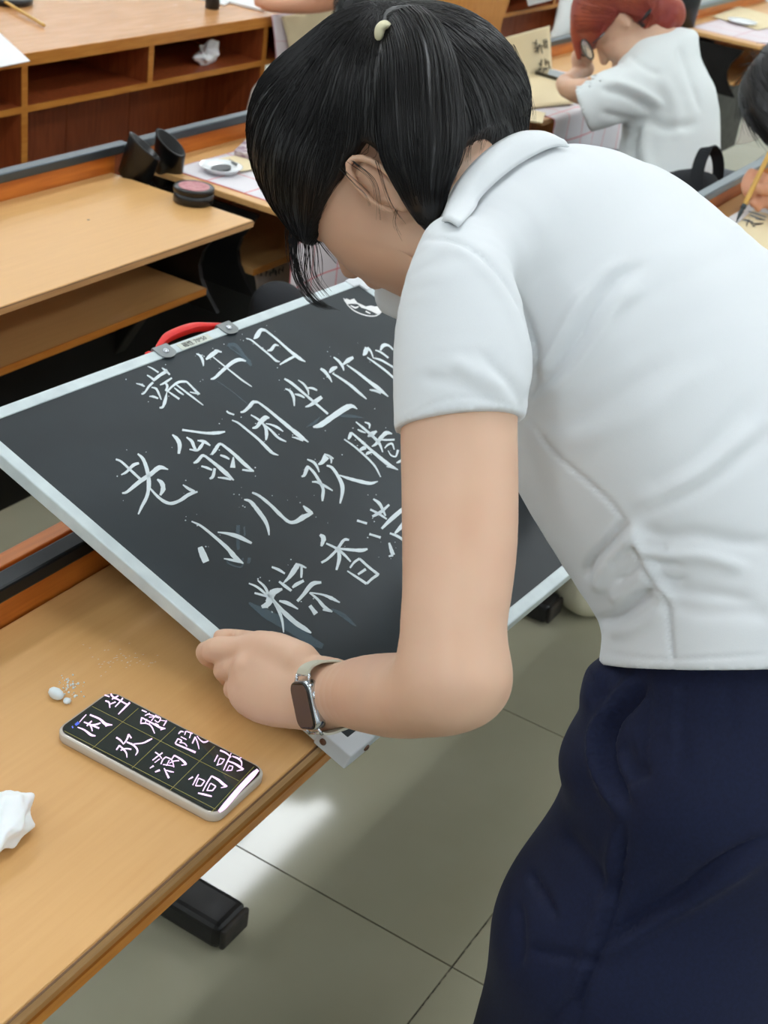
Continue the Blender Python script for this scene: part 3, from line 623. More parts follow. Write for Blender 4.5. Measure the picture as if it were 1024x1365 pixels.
rstack([rrect(pc, ul, uw, PLn - .010, PWd - .0072, .008, z0 + .0106), rrect(pc, ul, uw, PLn - .010, PWd - .0072, .008, z0 + .01075)]).build('screen', screen_mat, ph)
ZS = z0 + .01078
def on_phone(px, py, lift=0): return H(px, py, ZS + lift)
PG = [
 (70, 910, 6.827, [[(475,112,12),(520,128,10)],[(480,165,12),(515,180,14),(522,230,8)],[(525,195,8),(575,175,12)],[(530,100,12),(560,140,12),(600,150,8)],[(540,150,10),(600,118,12)],[(530,115,8),(600,155,12),(690,205,12)],[(570,220,8),(612,175,12),(640,140,12)],[(598,288,8),(650,235,14),(705,180,16)]]),
 (70, 910, 6.827, [[(228,405,8),(290,430,14),(350,475,20),(392,484,8)],[(245,360,6),(275,325,8),(308,290,8)],[(340,292,14),(430,330,16),(480,375,24),(545,385,8)],[(480,395,12),(515,380,16)],[(285,358,10),(340,380,14),(425,415,14)],[(312,395,10),(335,370,12),(358,348,10)],[(338,380,8),(355,410,12),(362,442,8)],[(350,385,10),(400,380,14),(438,366,10)]]),
 (70, 910, 6.827, [[(580,498,14),(620,525,14),(648,562,8)],[(650,555,8),(680,510,14),(692,470,14)],[(692,468,12),(718,505,12)],[(580,612,10),(610,570,14)],[(608,570,12),(645,605,14),(672,640,12),(678,682,6)],[(620,615,10),(665,600,12),(718,606,12)],[(675,540,12),(740,570,16),(775,620,14),(755,662,6)],[(740,558,10),(820,550,12),(870,528,14),(908,508,10)]]),
 (170, 930, 7.877, [[(135,270,12),(200,270,12),(250,300,14),(285,375,8)],[(138,262,10),(150,205,14)],[(150,210,12),(250,262,14),(340,312,20),(398,325,12)],[(345,338,10),(385,325,10)],[(150,130,12),(200,152,12)],[(182,188,10),(235,165,12)],[(225,205,8),(285,200,8)],[(205,170,8),(260,185,10),(330,215,8)],[(250,242,10),(300,180,10)],[(300,190,10),(348,215,10),(322,258,10),(285,235,8)],[(290,268,8),(330,290,8)],[(335,235,8),(400,245,8)],[(378,296,12),(412,240,12)],[(185,262,8),(205,225,8)],[(225,285,8),(243,250,8)]]),
 (170, 930, 7.877, [[(535,380,10),(560,355,14),(590,360,10)],[(600,392,10),(612,350,12)],[(500,482,12),(530,430,12)],[(530,430,12),(570,452,12),(548,470,8)],[(505,485,14),(600,525,16),(715,575,20)],[(545,470,8),(600,480,10),(625,512,10)],[(560,410,10),(620,440,10)],[(650,425,10),(668,368,10)],[(618,352,10),(685,378,10)],[(680,482,12),(712,410,14)],[(712,412,10),(738,480,12),(752,542,6)],[(730,402,8),(760,440,10),(800,468,14),(848,455,12)]]),
 (170, 930, 7.877, [[(235,740,8),(275,715,16)],[(290,780,12),(340,760,18)],[(290,572,12),(330,600,12),(360,640,10)],[(262,658,10),(310,620,12),(368,578,12)],[(285,682,8),(338,642,10)],[(350,698,10),(372,650,12),(402,622,10)],[(402,622,10),(465,655,12),(488,732,8)],[(458,655,10),(492,605,14)],[(492,605,14),(560,645,18),(600,680,22),(620,702,12)],[(565,710,8),(615,700,14)],[(372,702,10),(430,708,10),(490,722,8)],[(408,715,8),(440,655,10)],[(438,690,8),(480,668,10),(542,660,12)],[(385,740,10),(408,790,16),(435,845,20)],[(400,760,8),(450,775,14),(488,782,8)]]),
 (240, 980, 8.533, [[(95,505,8),(148,475,16)],[(145,568,10),(180,500,14),(212,445,12)],[(212,488,10),(282,520,14)],[(282,520,12),(240,578,14)],[(175,575,12),(238,576,12)],[(178,572,10),(212,490,10)],[(258,638,10),(310,540,14),(362,462,14)],[(362,465,16),(440,510,24),(490,555,28),(538,582,12)],[(465,598,8),(530,582,16)],[(348,545,10),(408,582,14)],[(408,582,12),(368,632,14)],[(302,628,12),(366,630,12)],[(308,625,10),(346,548,10)],[(205,658,14),(280,675,20),(362,696,14)]]),
 (240, 980, 8.533, [[(390,302,10),(430,225,14)],[(455,172,18),(520,200,16),(582,250,12)],[(560,255,10),(582,205,10)],[(450,262,10),(508,276,12)],[(506,278,10),(472,325,12)],[(415,342,10),(470,326,12)],[(425,335,10),(450,265,10)],[(495,398,10),(530,320,14),(562,255,12)],[(540,292,12),(620,322,18),(680,360,24),(725,388,14)],[(645,408,8),(715,390,16)],[(560,345,10),(604,356,12)],[(602,358,10),(588,400,12)],[(522,402,10),(586,400,10)],[(535,398,8),(560,346,8)],[(595,240,12),(655,262,18),(698,300,16),(702,352,8)],[(655,268,8),(700,255,10)]])]
for x, y, s_, dat in PG:
    m = MB(); strokes(m, dat, x, y, s_, on_phone, .00012, 1.12, sub=3); m.build('screen_character', glyph_pink, ph)
m = MB()
for a, b in (((122.7, 941.5), (318.5, 1041)), ((86, 974.5), (288, 1079)), ((122.5, 998), (184.5, 944)), ((175.8, 1024), (234, 969)), ((227, 1053), (286.4, 994.5)), ((281.5, 1083), (338.5, 1022))):
    strokes(m, [[(a[0], a[1], 3), (b[0], b[1], 3)]], 0, 0, 1, on_phone, .00008, wf=.22)
m.build('screen_grid', grid_gold, ph)
m = MB(); strokes(m, [[(292, 1082, 4), (300, 1074, 7), (318, 1053, 7), (336, 1034, 7), (344, 1026, 4)]], 0, 0, 1, on_phone, .0001); m.build('screen_bar', glyph_pink, ph)
m = MB(); strokes(m, [[(100.5, 966.5, 3), (105, 963, 4)], [(96, 969.5, 3), (97.5, 968.8, 3)]], 0, 0, 1, on_phone, .0001); m.build('status_icon', blue_dot, ph)

# ================================================================== chalk bits, tissue
def lump(c, r, seed, squash=(1, 1, .7), n=2, amp=.25):
    rg = np.random.default_rng(seed); bm = bmesh.new(); bmesh.ops.create_icosphere(bm, subdivisions=n, radius=1); D = rg.normal(0, 1, (5, 3))
    V = np.array([v.co[:] for v in bm.verts]); Fc = [[v.index for v in f.verts] for f in bm.faces]; bm.free()
    s_ = 1 + amp * np.sin(V @ D.T * 1.7).mean(1); V = V * s_[:, None] * r * np.array(squash); V[:, 2] -= V[:, 2].min(); V[:, 2] = np.maximum(V[:, 2], 0)
    return V + np.array(c), Fc
p = H(76, 931, .75); V, Fc = lump(p, .0062, 1, (.9, 1.35, .9)); tag(mesh_obj('chalk_piece', V, Fc, chalk, smooth=True), 'larger worn stub of white chalk beside the phone', 'chalk')
p = H(89.5, 937, .75); V, Fc = lump(p, .0038, 2); tag(mesh_obj('chalk_piece', V, Fc, chalk, smooth=True), 'smaller round stub of white chalk nearest the phone corner', 'chalk')
m = MB()
for _ in range(60):
    q = H(92 + RNG.normal(0, 8), 917 + RNG.normal(0, 9), .75); r = abs(RNG.normal(0, .0003)) + .0002; m.obox(q + [0, 0, r], [r, 0, 0], [0, r, 0], [0, 0, r])
for _ in range(50):
    q = H(160 + RNG.normal(0, 22), 880 + RNG.normal(0, 9), .75); r = .00015; m.obox(q + [0, 0, r], [r * 5, -r * 2, 0], [0, r, 0], [0, 0, r * .4])
tag(m.build('chalk_dust', chalk), 'scatter of tiny chalk crumbs around the two stubs', 'chalk dust', kind='stuff')
def crumple(name, c, rx, ry, hz, seed, m_, label, cat, rot=0, loc_pts=None):
    rg = np.random.default_rng(seed); bm = bmesh.new(); bmesh.ops.create_icosphere(bm, subdivisions=5, radius=1)
    V = np.array([v.co[:] for v in bm.verts]); Fc = [[v.index for v in f.verts] for f in bm.faces]; bm.free(); s_ = np.ones(len(V))
    for i in range(26):
        k = rg.normal(0, 1, 3); k = k / np.linalg.norm(k) * rg.uniform(1.5, 4.5); s_ += (.05 if i < 12 else .02) * (1 - 2 * np.abs(np.sin(V @ k + rg.uniform(0, 6))))
    V = V * np.clip(s_, .4, 1.7)[:, None] * [rx, ry, hz]; ca, sa = math.cos(rot), math.sin(rot); V = V @ np.array([[ca, sa, 0], [-sa, ca, 0], [0, 0, 1]])
    V[:, 2] = np.maximum(V[:, 2] + hz * .62, .0003) ; o = mesh_obj(name, V + np.array(c), Fc, m_, smooth=True); return tag(o, label, cat)
p = H(8, 1108, .752); crumple('crumpled_tissue', p + [-.008, .003, 0], .044, .032, .021, 5, tissue, 'crumpled white tissue at the left edge of the nearest desk', 'tissue', .2)
p = HY(290, 74, 2.45); crumple('crumpled_tissue', (3.27, 2.465, .640), .062, .03, .042, 9, tissue, 'crumpled white tissue in the cubby of the wooden cabinet', 'tissue', .1)
# ================================================================== things on the second row
p = H(257.5, 269, .75); t = thing('ink_tin', p, 'round black tin with a pink label lid on the empty left desk', 'tin')
MB().lathe(p + [0, 0, .0005], [(.034, 0), (.0365, .001), (.0368, .018), (.0355, .0185), (.0355, .0195), (.0375, .020), (.0375, .0275), (.0365, .029), (.029, .029)], 44).build('tin_body', black_plastic, t, True)
MB().lathe(p + [0, 0, .0295], [(.0285, 0), (.0285, .0006), (.0275, .0008)], 40).build('lid_label', pink_label, t)
a = H(118, 293, .75); MB().lathe(a, [(.0016, -.001), (.0020, .0002)], 9, sx=1.6).build('ink_speck', ink, d4)
p = H(294, 229, .7525); t = thing('ink_dish', p, 'white porcelain dish with black ink on the felt, left of the hanging black hair', 'dish')
MB().lathe(p, [(.020, 0), (.032, .003), (.041, .012), (.043, .013), (.0415, .0135), (.031, .006), (.0, .0055)], 40).build('dish_body', porcelain, t, True)
V = []; Fc = []; V = [p + np.array([.026 * math.cos(a) - .003, .015 * math.sin(a) - .003, .0105]) for a in np.linspace(0, 2 * math.pi, 24, endpoint=False)]
MB().prism(V, (0, 0, -.0045)).build('ink_pool', ink, t)
m = MB()
for i in range(6): q = p + np.array([.030 + .002 * i % 3, -.014 + .005 * i, .0105]); m.tube([q, q + [.006, .002, .003]], .0011, 5)
m.build('ink_stain', ink, t)
# felt sheet with red grid and papers, draped over the desk front
def sheet(name, P0, PU, PV, m_, label, cat, drop=None, th=.0015, uvs=(10, 10), amp=.001, nu=24, nv=24, zoff=.7515, group=None):
    pass
def drape(name, x0, x1, yb, yf, drop, m_, label, z=.7512, skew=0, seed=1, flare=.02, us=None, th=.0016, ripple=.006, x0f=None, x1f=None):
    L1 = yb - yf; tot = L1 + drop
    def fn(u, v):
        s_ = v * tot; xa = x0 + (0 if x0f is None else (x0f - x0) * min(1, s_ / L1)); xb = x1 + (0 if x1f is None else (x1f - x1) * min(1, s_ / L1)); x = xa + (xb - xa) * u
        if s_ < L1: return (x + skew * v, yb - s_, z + .0006 * math.sin(9 * u + seed) * math.sin(7 * v))
        e = s_ - L1; r = .008; b = min(e / r, math.pi / 2); yy = yf - r * math.sin(b); zz = z - r * (1 - math.cos(b)); e2 = max(0, e - r * math.pi / 2)
        return (x + skew * v + .3 * flare * e2 * (u - .5), yy - e2 * flare - ripple * math.sin(11 * u + seed) * min(1, e2 * 8), zz - e2)
    V, Fc, UV = grid_surf(fn, 30, 50, ((x1 - x0), tot)); o = mesh_obj(name, V, Fc, m_, smooth=True, uv=UV); solid(o, th, 1); return tag(o, label, 'felt')
drape('writing_felt', 2.105, 2.62, 1.66, R2 - .004, .22, felt_grid, 'white writing felt with a red grid under the ink dish, hanging over the desk front', seed=2)
a = .0018
def slab(name, pts, z, h, m_, label, cat, group=None, px=True, parent=None):
    P = [H(x, y, z) for x, y in pts] if px else [np.array([x, y, z]) for x, y in pts]
    n_ = np.cross(P[1] - P[0], P[2] - P[1])[2]; P = P if n_ > 0 else P[::-1]
    o = MB().prism(P, (0, 0, h)).build(name, m_, parent); return tag(o, label, cat, group) if parent is None else o
slab('practice_paper', [(2.20, 1.56), (2.52, 1.52), (2.52, 1.60), (2.22, 1.64)], .7548, .0006, paper_beige, 'beige practice paper under the book by the ink dish', 'paper', px=False)
slab('copybook', [(312, 207), (372, 222), (400, 196), (335, 184)], .7556, .010, book_cover, 'thin grey-pink copybook beside the ink dish', 'book')
# things on the cabinet at the back
slab('felt_corner', [(-60, 40), (0, 45), (40, 82), (-10, 92), (-60, 95)], .7668, .002, paper_white, 'white sheet with a pink edge at the far left end of the cabinet', 'paper')
p = H(14, 4, .767); t = thing('inkstone', p, 'black inkstone at the top left corner on the cabinet', 'inkstone')
MB().lathe(p, [(.05, 0), (.056, .004), (.056, .016), (.052, .018), (.044, .014), (.0, .013)], 30, sx=1.1).build('stone', black_plastic, t, True)
def brush(tip, end, r, label, cat='brush', hair=bristle, mt=bamboo, hl=.035):
    tip, end = np.array(tip), np.array(end); u = nrm(end - tip); t = thing('writing_brush', tip, label, cat)
    MB().tube([tip + u * hl, tip + u * (hl + .01), end - u * .006, end], [r * .95, r, r * 1.0, r * .8], 12).build('shaft', mt, t, True)
    MB().tube([tip, tip + u * hl * .3, tip + u * hl * .7, tip + u * hl], [.0004, r * .45, r * .95, r * .8], 12).build('bristles', hair, t, True)
    MB().tube([tip + u * hl * .95, tip + u * (hl + .008)], [r * 1.05, r * 1.05], 12).build('ferrule', hair, t, True)
    return t
e1, e2 = H(-10, -8, .782), H(59, 34, .7725); brush(e1 - (e2 - e1) * .1, e2, .0042, 'bamboo writing brush lying across the inkstone at the top left')
p = H(283, 11, .767); t = thing('ink_bottle', p, 'small black ink bottle at the top edge on the cabinet', 'bottle')
MB().lathe(p, [(.019, 0), (.021, .002), (.021, .05), (.012, .056)], 24).build('bottle', black_plastic, t, True); MB().lathe(p + [0, 0, .056], [(.012, 0), (.012, .016), (.011, .017)], 20).build('cap', black_plastic, t, True)
slab('paper_pad', [(295, -12), (300, 3), (352, 16), (360, 2), (350, -16)], .767, .006, paper_white, 'stack of white paper under the bare arm on the cabinet', 'paper')
slab('porcelain_tray', [(262, -2), (300, 8), (310, 1), (290, -12)], .767, .004, porcelain, 'flat white dish behind the black ink bottle', 'dish')
# felt hanging over the cabinet front
def hang(name, quad, yy, m_, label, bulge=.03, uvs=(.5, .5), seed=0, cat='felt', th=.002):
    P = [HY(a, b, yy) for a, b in quad]
    def fn(u, v):
        q = (P[0] * (1 - u) + P[1] * u) * (1 - v) + (P[3] * (1 - u) + P[2] * u) * v
        return q + np.array([0, -bulge * math.sin(v * 2.2) * (1 - .3 * u) - .010 * math.sin(6 * u + seed) * v, 0])
    V, Fc, UV = grid_surf(fn, 20, 20, uvs); o = mesh_obj(name, V, Fc, m_, smooth=True, uv=UV); solid(o, th); return tag(o, label, cat)
hang('hanging_felt', [(362, 20), (460, 8), (470, 130), (363, 113)], 2.39, felt_pink, 'pink-edged felt hanging from the cabinet beside the bare arm', .015, (.5, .45))
hang('hanging_paper', [(376, 22), (465, 6), (470, 120), (384, 92)], 2.375, paper_beige, 'beige practice paper hanging over the pink-edged felt', .014)
tag(MB().prism([HY(700, -12, 2.37), HY(740, -12, 2.37), HY(736, 0, 2.37), HY(705, 8, 2.37)], (0, .003, 0)).build('paper_scrap', paper_white), 'scrap of white paper hanging at the top in front of the dark cubbies', 'paper')

# ================================================================== around the red-haired person
drape('writing_felt', 3.255, 3.80, 1.66, R2 - .004, .17, felt_grid, 'white writing felt with red grid and marks hanging in front of the red-haired person', seed=4)
# big practice sheet, lying on the felt and standing up at the back
b0, b1 = H(640, 112, .756), H(736, 90, .756); nn = nrm(np.cross(b1 - b0, [.02, .06, 1.])); nn = -nn if nn @ VIEW > 0 else nn
t0, t1 = HP(636, 60, b0, nn), HP(733, 34, b0, nn); f0, f1 = H(655, 150, .756), H(765, 138, .756)
def sheet_up(u, v):
    if v < .4: s_ = v / .4; return (f0 * (1 - u) + f1 * u) * (1 - s_) + (b0 * (1 - u) + b1 * u) * s_
    s_ = (v - .4) / .6; return (b0 * (1 - u) + b1 * u) * (1 - s_) + (t0 * (1 - u) + t1 * u) * s_ - nn * .012 * math.sin(math.pi * s_) * (1 - u)
V, Fc, UV = grid_surf(sheet_up, 20, 25); o = mesh_obj('practice_paper', V, Fc, paper_beige, smooth=True, uv=UV); solid(o, .0006); tag(o, 'large beige practice sheet standing up with dark characters, left of the red hair', 'paper')
def on_sheet(px, py, lift=0): return HP(px, py, b0 + nn * .0015, nn) + nn * lift
m = MB(); strokes(m, [[(565,290,6),(600,300,8)],[(590,270,6),(585,320,6)],[(575,330,6),(610,320,6)],[(580,355,6),(590,345,8),(615,300,6)],[(605,330,5),(600,365,6)],[(620,320,5),(630,365,6)],[(600,310,5),(640,315,6)],[(640,270,5),(650,330,6)],[(655,265,5),(665,330,6)],[(640,290,5),(668,282,5)],[(610,430,6),(625,455,7)],[(605,465,6),(640,465,6)],[(625,405,5),(622,450,6)],[(650,400,5),(655,450,6)],[(665,410,5),(680,460,6)],[(645,430,5),(680,425,5)],[(650,465,5),(690,462,5)]], 600, 0, 5.12, on_sheet, .0005, sub=2)
o = m.build('ink_writing', ink); tag(o, 'dark brush characters on the standing beige sheet', 'writing')
slab('smartphone', [(713, 99), (722, 94), (768, 106), (760, 113)], .7565, .010, phone_black, 'dark phone lying on the beige sheet beside the red-haired person', 'phone')
t = thing('folded_paper_stack', H(710, 155, .7515), 'small stack of folded beige paper on the desk corner left of the grid felt', 'paper')
for i in range(6):
    q = [(698 + (i % 2), 161 - i * 3.3), (722 + (i % 2), 165 - i * 3.3), (727, 152 - i * 3.3), (704, 147 - i * 3.3)]
    P = [H(x, y + i * 3.3, .752 + .0045 * i) for x, y in q]; P = P if np.cross(P[1] - P[0], P[2] - P[1])[2] > 0 else P[::-1]
    MB().prism(P, (0, 0, .0032)).build('folded_sheet', paper_beige, t)
t2 = brush(H(768, 92, .757), C(769, 62, 3.5), .0045, 'bamboo brush held up by the red-haired person', mt=orange_wood)
# far right desk
hang2 = drape('writing_felt', 5.02, 5.62, 1.66, R2 - .004, .25, felt_pink, 'pinkish writing felt on the far desk at the top right', seed=5)
slab('practice_paper', [(950, 22), (1010, 40), (1060, 30), (985, 8)], .7548, .0006, paper_beige, 'beige sheet under the white dish on the far right desk', 'paper')
p = H(989, 31, .756); t = thing('white_dish', p, 'white oval dish on the far desk at the top right', 'dish')
MB().lathe(p, [(.03, 0), (.05, .004), (.056, .010), (.053, .011), (.03, .006), (0, .006)], 30).build('dish_body', porcelain, t, True)
p = H(965, 165, 0); t = thing('chair_caster', p, 'small black caster on the floor, right of the white t-shirt', 'caster')
MB().lathe(p + [-.02, 0, .03], [(.026, 0), (.03, .004), (.03, .02), (.026, .024)], 20, ax=(1, .2, 0)).build('wheel', black_plastic, t, True); MB().tube([p + [0, 0, .05], p + [0, 0, .12]], [.01, .008], 10).build('stem', black_metal, t)
# right paper and felt with the brush
slab('writing_felt', [(2.40, .50), (3.12, .50), (3.12, .765), (2.40, .765)], .7505, .0018, paper_white, 'white felt under the sheet at the right edge', 'felt', px=False)
slab('practice_paper', [(2.62, .515), (2.98, .56), (2.94, .775 - .03), (2.60, .72)], .7526, .0006, paper_beige, 'beige sheet with fresh black strokes under the brush at the right edge', 'paper', px=False)
m = MB(); fp = lambda x, y, l=0: H(x, y, .7535 + l)
strokes(m, [[(860,1010,8),(930,1030,16),(1010,1060,8)],[(870,1040,10),(900,1050,14),(980,1080,8)],[(920,1070,8),(960,1075,14),(1000,1080,8)],[(810,1080,10),(850,1085,18),(900,1100,12)],[(870,1075,8),(855,1100,12),(845,1130,8)],[(880,1110,8),(930,1115,16),(985,1110,10)],[(890,1130,8),(920,1132,10)]], 860, 120, 6.244, fp, .0003, sub=3)
tag(m.build('ink_writing', ink), 'wet black brush strokes on the sheet at the right edge', 'writing')
brush(H(981, 297, .7535), C(1030, 196, 2.86), .0052, 'bamboo brush writing on the sheet at the right edge', hl=.034)
# bag with handle
sx = sec([(905, 275, 3.25, 42, .05), (905, 262, 3.25, 40, .05), (905, 250, 3.25, 30, .045)])
P0 = [C(868, 300, 3.2), C(960, 300, 3.2), C(955, 240, 3.22), C(912, 236, 3.22), (C(880, 243, 3.22))]
t = thing('black_bag', C(912, 330, 3.25), 'black cloth bag with a loop handle beside the white t-shirt', 'bag')
V, Fc = body([sec([(950, 320, 3.25, 52, .07), (922, 262, 3.26, 40, .05), (898, 247, 3.26, 18, .035)]), sec([(880, 300, 3.25, 30, .05), (905, 252, 3.26, 14, .035)])], .006, .02)
mesh_obj('bag_body', V, Fc, black_cloth, t, True)
Q = cr([C(930, 262, 3.21), C(929, 238, 3.21), C(934, 214, 3.21), C(944, 197, 3.21), C(954, 204, 3.24), C(958, 222, 3.26), C(956, 245, 3.28)], 6); m = MB(); V = []; side = RW @ np.array([1, .2, 0.5]); side = nrm(side)
wd = np.linspace(.016, .013, len(Q))
for i, q in enumerate(Q):
    T = nrm(Q[min(i + 1, len(Q) - 1)] - Q[max(i - 1, 0)]); s_ = nrm(side - T * (side @ T)); k_ = np.cross(T, s_)
    V += [q + s_ * wd[i] + k_ * .0015, q - s_ * wd[i] + k_ * .0015, q - s_ * wd[i] - k_ * .0015, q + s_ * wd[i] - k_ * .0015]
n = len(Q); m.add(V, [(i * 4 + j, i * 4 + (j + 1) % 4, (i + 1) * 4 + (j + 1) % 4, (i + 1) * 4 + j) for i in range(n - 1) for j in range(4)]).build('handle', black_cloth, t)
# pale cloth hanging at the right edge and cloth at the top
o = hang('pale_cloth', [(992, 150), (1030, 140), (1030, 180), (978, 192)], 1.45, cream_cloth, 'pale triangle of cloth hanging left of the black hair at the right edge', .01, cat='cloth')
V, Fc = body([sec([(775, -30, 5.3, 24, .05), (762, 10, 5.3, 18, .04), (748, 42, 5.3, 12, .03), (738, 50, 5.3, 7, .02)])], .008, .02)
tag(mesh_obj('pale_jacket', V, Fc, tee_mat, smooth=True), 'pale jacket sleeve hanging left of the red hair', 'jacket')
# under the ink dish desk: printed cloth bag and black bag
t = thing('printed_cloth_bag', HY(362, 380, 1.52) - [0, 0, .1], 'off-white cloth with dark print under the ink dish desk', 'bag')
o = hang('cloth_panel', [(335, 352), (400, 338), (408, 400), (330, 402)], 1.50, cream_cloth, 'x', .02); o.parent = t; o.location = Vector(o.location) - t.location
for k_ in ('label', 'category'): del o[k_]
r_ = nrm(HY(370, 358, 1.48) - HY(338, 365, 1.48))
m = MB()
for i in range(9):
    if i == 2: continue
    q = HY(343 + 4.2 * i, 365.5 - .6 * i, 1.474)
    for k_ in range(3): m.obox(q + [RNG.uniform(-.003, .003), 0, RNG.uniform(-.005, .005)], [.0012 if k_ else .0035, 0, 0], [0, .0006, 0], [0, 0, .005 if k_ else .0012])
tag(m.build('dark_print', ink, t), kind='stuff')
V, Fc = body([rsec([(*C(372, 412, 2.5), .055, .05), (*(C(372, 412, 2.5) * [1, 1, 0] + [0, 0, .25]), .08, .07), (*(C(372, 412, 2.5) * [1, 1, 0] + [0, 0, .07]), .07, .06)])], .006, .02)
tag(mesh_obj('black_pouch', V, Fc, black_cloth, smooth=True), 'black pouch behind the top edge of the chalkboard', 'pouch')
# tote bag on the floor behind the standing person
p = H(800, 790, 0); t = thing('tote_bag', p, 'beige tote bag with small black print on the floor, between board and shirt', 'bag')
Q = [H(738, 778, .03), H(758, 779, .015), H(792, 797, .012), H(840, 830, .012), H(870, 740, .05), H(800, 700, .12)]
V, Fc = body([[(H(772, 768, .05), ex * .07, np.array([0, .012, .045])), (H(800, 775, .05), ex * .12, np.array([0, .02, .06])), (H(850, 760, .06), ex * .12, np.array([0, .03, .07]))]], .006, .02)
V[:, 2] = np.maximum(V[:, 2], .002); mesh_obj('bag_body', V, Fc, tote_cloth, t, True)
bb_ = BVHTree.FromPolygons([tuple(v) for v in V], [tuple(map(int, f)) for f in Fc]); m = MB()
def bagpt(x, y):
    r = ray(x, y); h_ = bb_.ray_cast(Vector(CAM), Vector(r / np.linalg.norm(r))); return None if h_[0] is None else np.array(h_[0]) + np.array(h_[1]) * .0008
Q = [bagpt(779 + 4.2 * math.cos(a_), 776 + 4 * math.sin(a_)) for a_ in np.linspace(0, 2 * math.pi, 15)]
if all(q is not None for q in Q): m.tube(Q, .0008, 5)
for L in ([(777, 774), (777, 779)], [(777, 774), (781, 775), (778, 777), (781, 779)], [(787, 779), (788, 784)]):
    Q = [bagpt(*q) for q in L]
    if all(q is not None for q in Q): m.tube(Q, .0007, 5)
if m.V: m.build('printed_mark', ink, t)
# ================================================================== the standing person
def bvh_of(V, Fc): return BVHTree.FromPolygons([tuple(v) for v in V], [tuple(map(int, f)) for f in Fc])
def on_mesh(b, px, py, off=0.0, default=None):
    r = ray(px, py); r = r / np.linalg.norm(r); hit = b.ray_cast(Vector(CAM), Vector(r))
    if hit[0] is None: return np.array(C(px, py, default)) if default else None
    return np.array(hit[0]) + np.array(hit[1]) * off * (1 if np.dot(hit[1], r) < 0 else -1)
person = thing('person', (1.02, .12, 0), 'person in white polo shirt and navy trousers bending over the chalkboard, black ponytail', 'person')
# head frame
hf = nrm(RW @ np.array([-.54, -.61, -.52])); hu = RW @ np.array([-.71, .70, -.08]); hu = nrm(hu - hf * (hu @ hf)); hs = np.cross(hf, hu); hs = hs if hs @ VIEW < 0 else -hs
HC = C(505, 198, 1.235)
def hp_(f, u, s=0): return HC + hf * f + hu * u + hs * s
skull = [(hp_(-.030, .004), hs * .074, hu * .088), (hp_(.012, .012), hs * .076, hu * .092)]
midf = [(hp_(.035, .015), hs * .066, hu * .072), (hp_(.040, -.035), hs * .062, hf * .052), (hp_(.046, -.075), hs * .046, hf * .042), (hp_(.058, -.103), hs * .026, hf * .026)]
cheek = [(hp_(.045, -.035, .030), hs * .034, hf * .036), (hp_(.020, -.075, .030), hs * .026, hf * .030)]
nose = [(hp_(.088, -.015), hs * .008, hf * .008), (hp_(.104, -.046), hs * .011, hf * .010)]
lipc = [(hp_(.090, -.073, .018), hu * .006, hf * .006), (hp_(.096, -.073, 0), hu * .007, hf * .007), (hp_(.090, -.073, -.018), hu * .006, hf * .006)]
brow = [(hp_(.088, .012, .030), hu * .008, hf * .006), (hp_(.095, .012, 0), hu * .008, hf * .006), (hp_(.088, .012, -.030), hu * .008, hf * .006)]
eyes_ = [[(hp_(.080, -.008, s_ * .030), hu * .011, hf * .012), (hp_(.081, -.008, s_ * .032), hu * .011, hf * .012)] for s_ in (1, -1)]
neck = sec([(568, 248, 1.235, 66, .050), (612, 274, 1.215, 74, .054), (660, 304, 1.20, 84, .055)])
throat = sec([(515, 330, 1.26, 34, .03), (560, 338, 1.235, 40, .036), (610, 345, 1.2, 50, .04)])
EC = hp_(-.010, -.040, .0735)
ear = []
for a in np.linspace(-2.5, 2.2, 13):
    k_ = .0026 + .0008 * math.cos(a)
    q = EC + hu * (.030 * math.cos(a) - .002) + hf * (-.0155 * math.sin(a) * (1 if a > 0 else .8)) + hs * (.010 + .006 * math.cos(a * .5)); ear.append((q, hs * .0028, hf * k_))
earb = [(EC + hu * .016 + hs * .006, hf * .012, hs * .006), (EC - hu * .016 + hs * .004, hf * .010, hs * .006)]; earc = [(EC + hu * .006 - hf * .004 + hs * .016, hf * .006, hs * .006), (EC - hu * .012 + hf * .003 + hs * .013, hf * .005, hs * .006)]
earl = [(EC - hu * .024 + hs * .006, hf * .0065, hs * .004), (EC - hu * .030 + hs * .005, hf * .005, hs * .004)]
tragus = [(EC + hf * .013 - hu * .004 + hs * .003, hf * .004, hs * .004), (EC + hf * .012 - hu * .010 + hs * .003, hf * .004, hs * .004)]
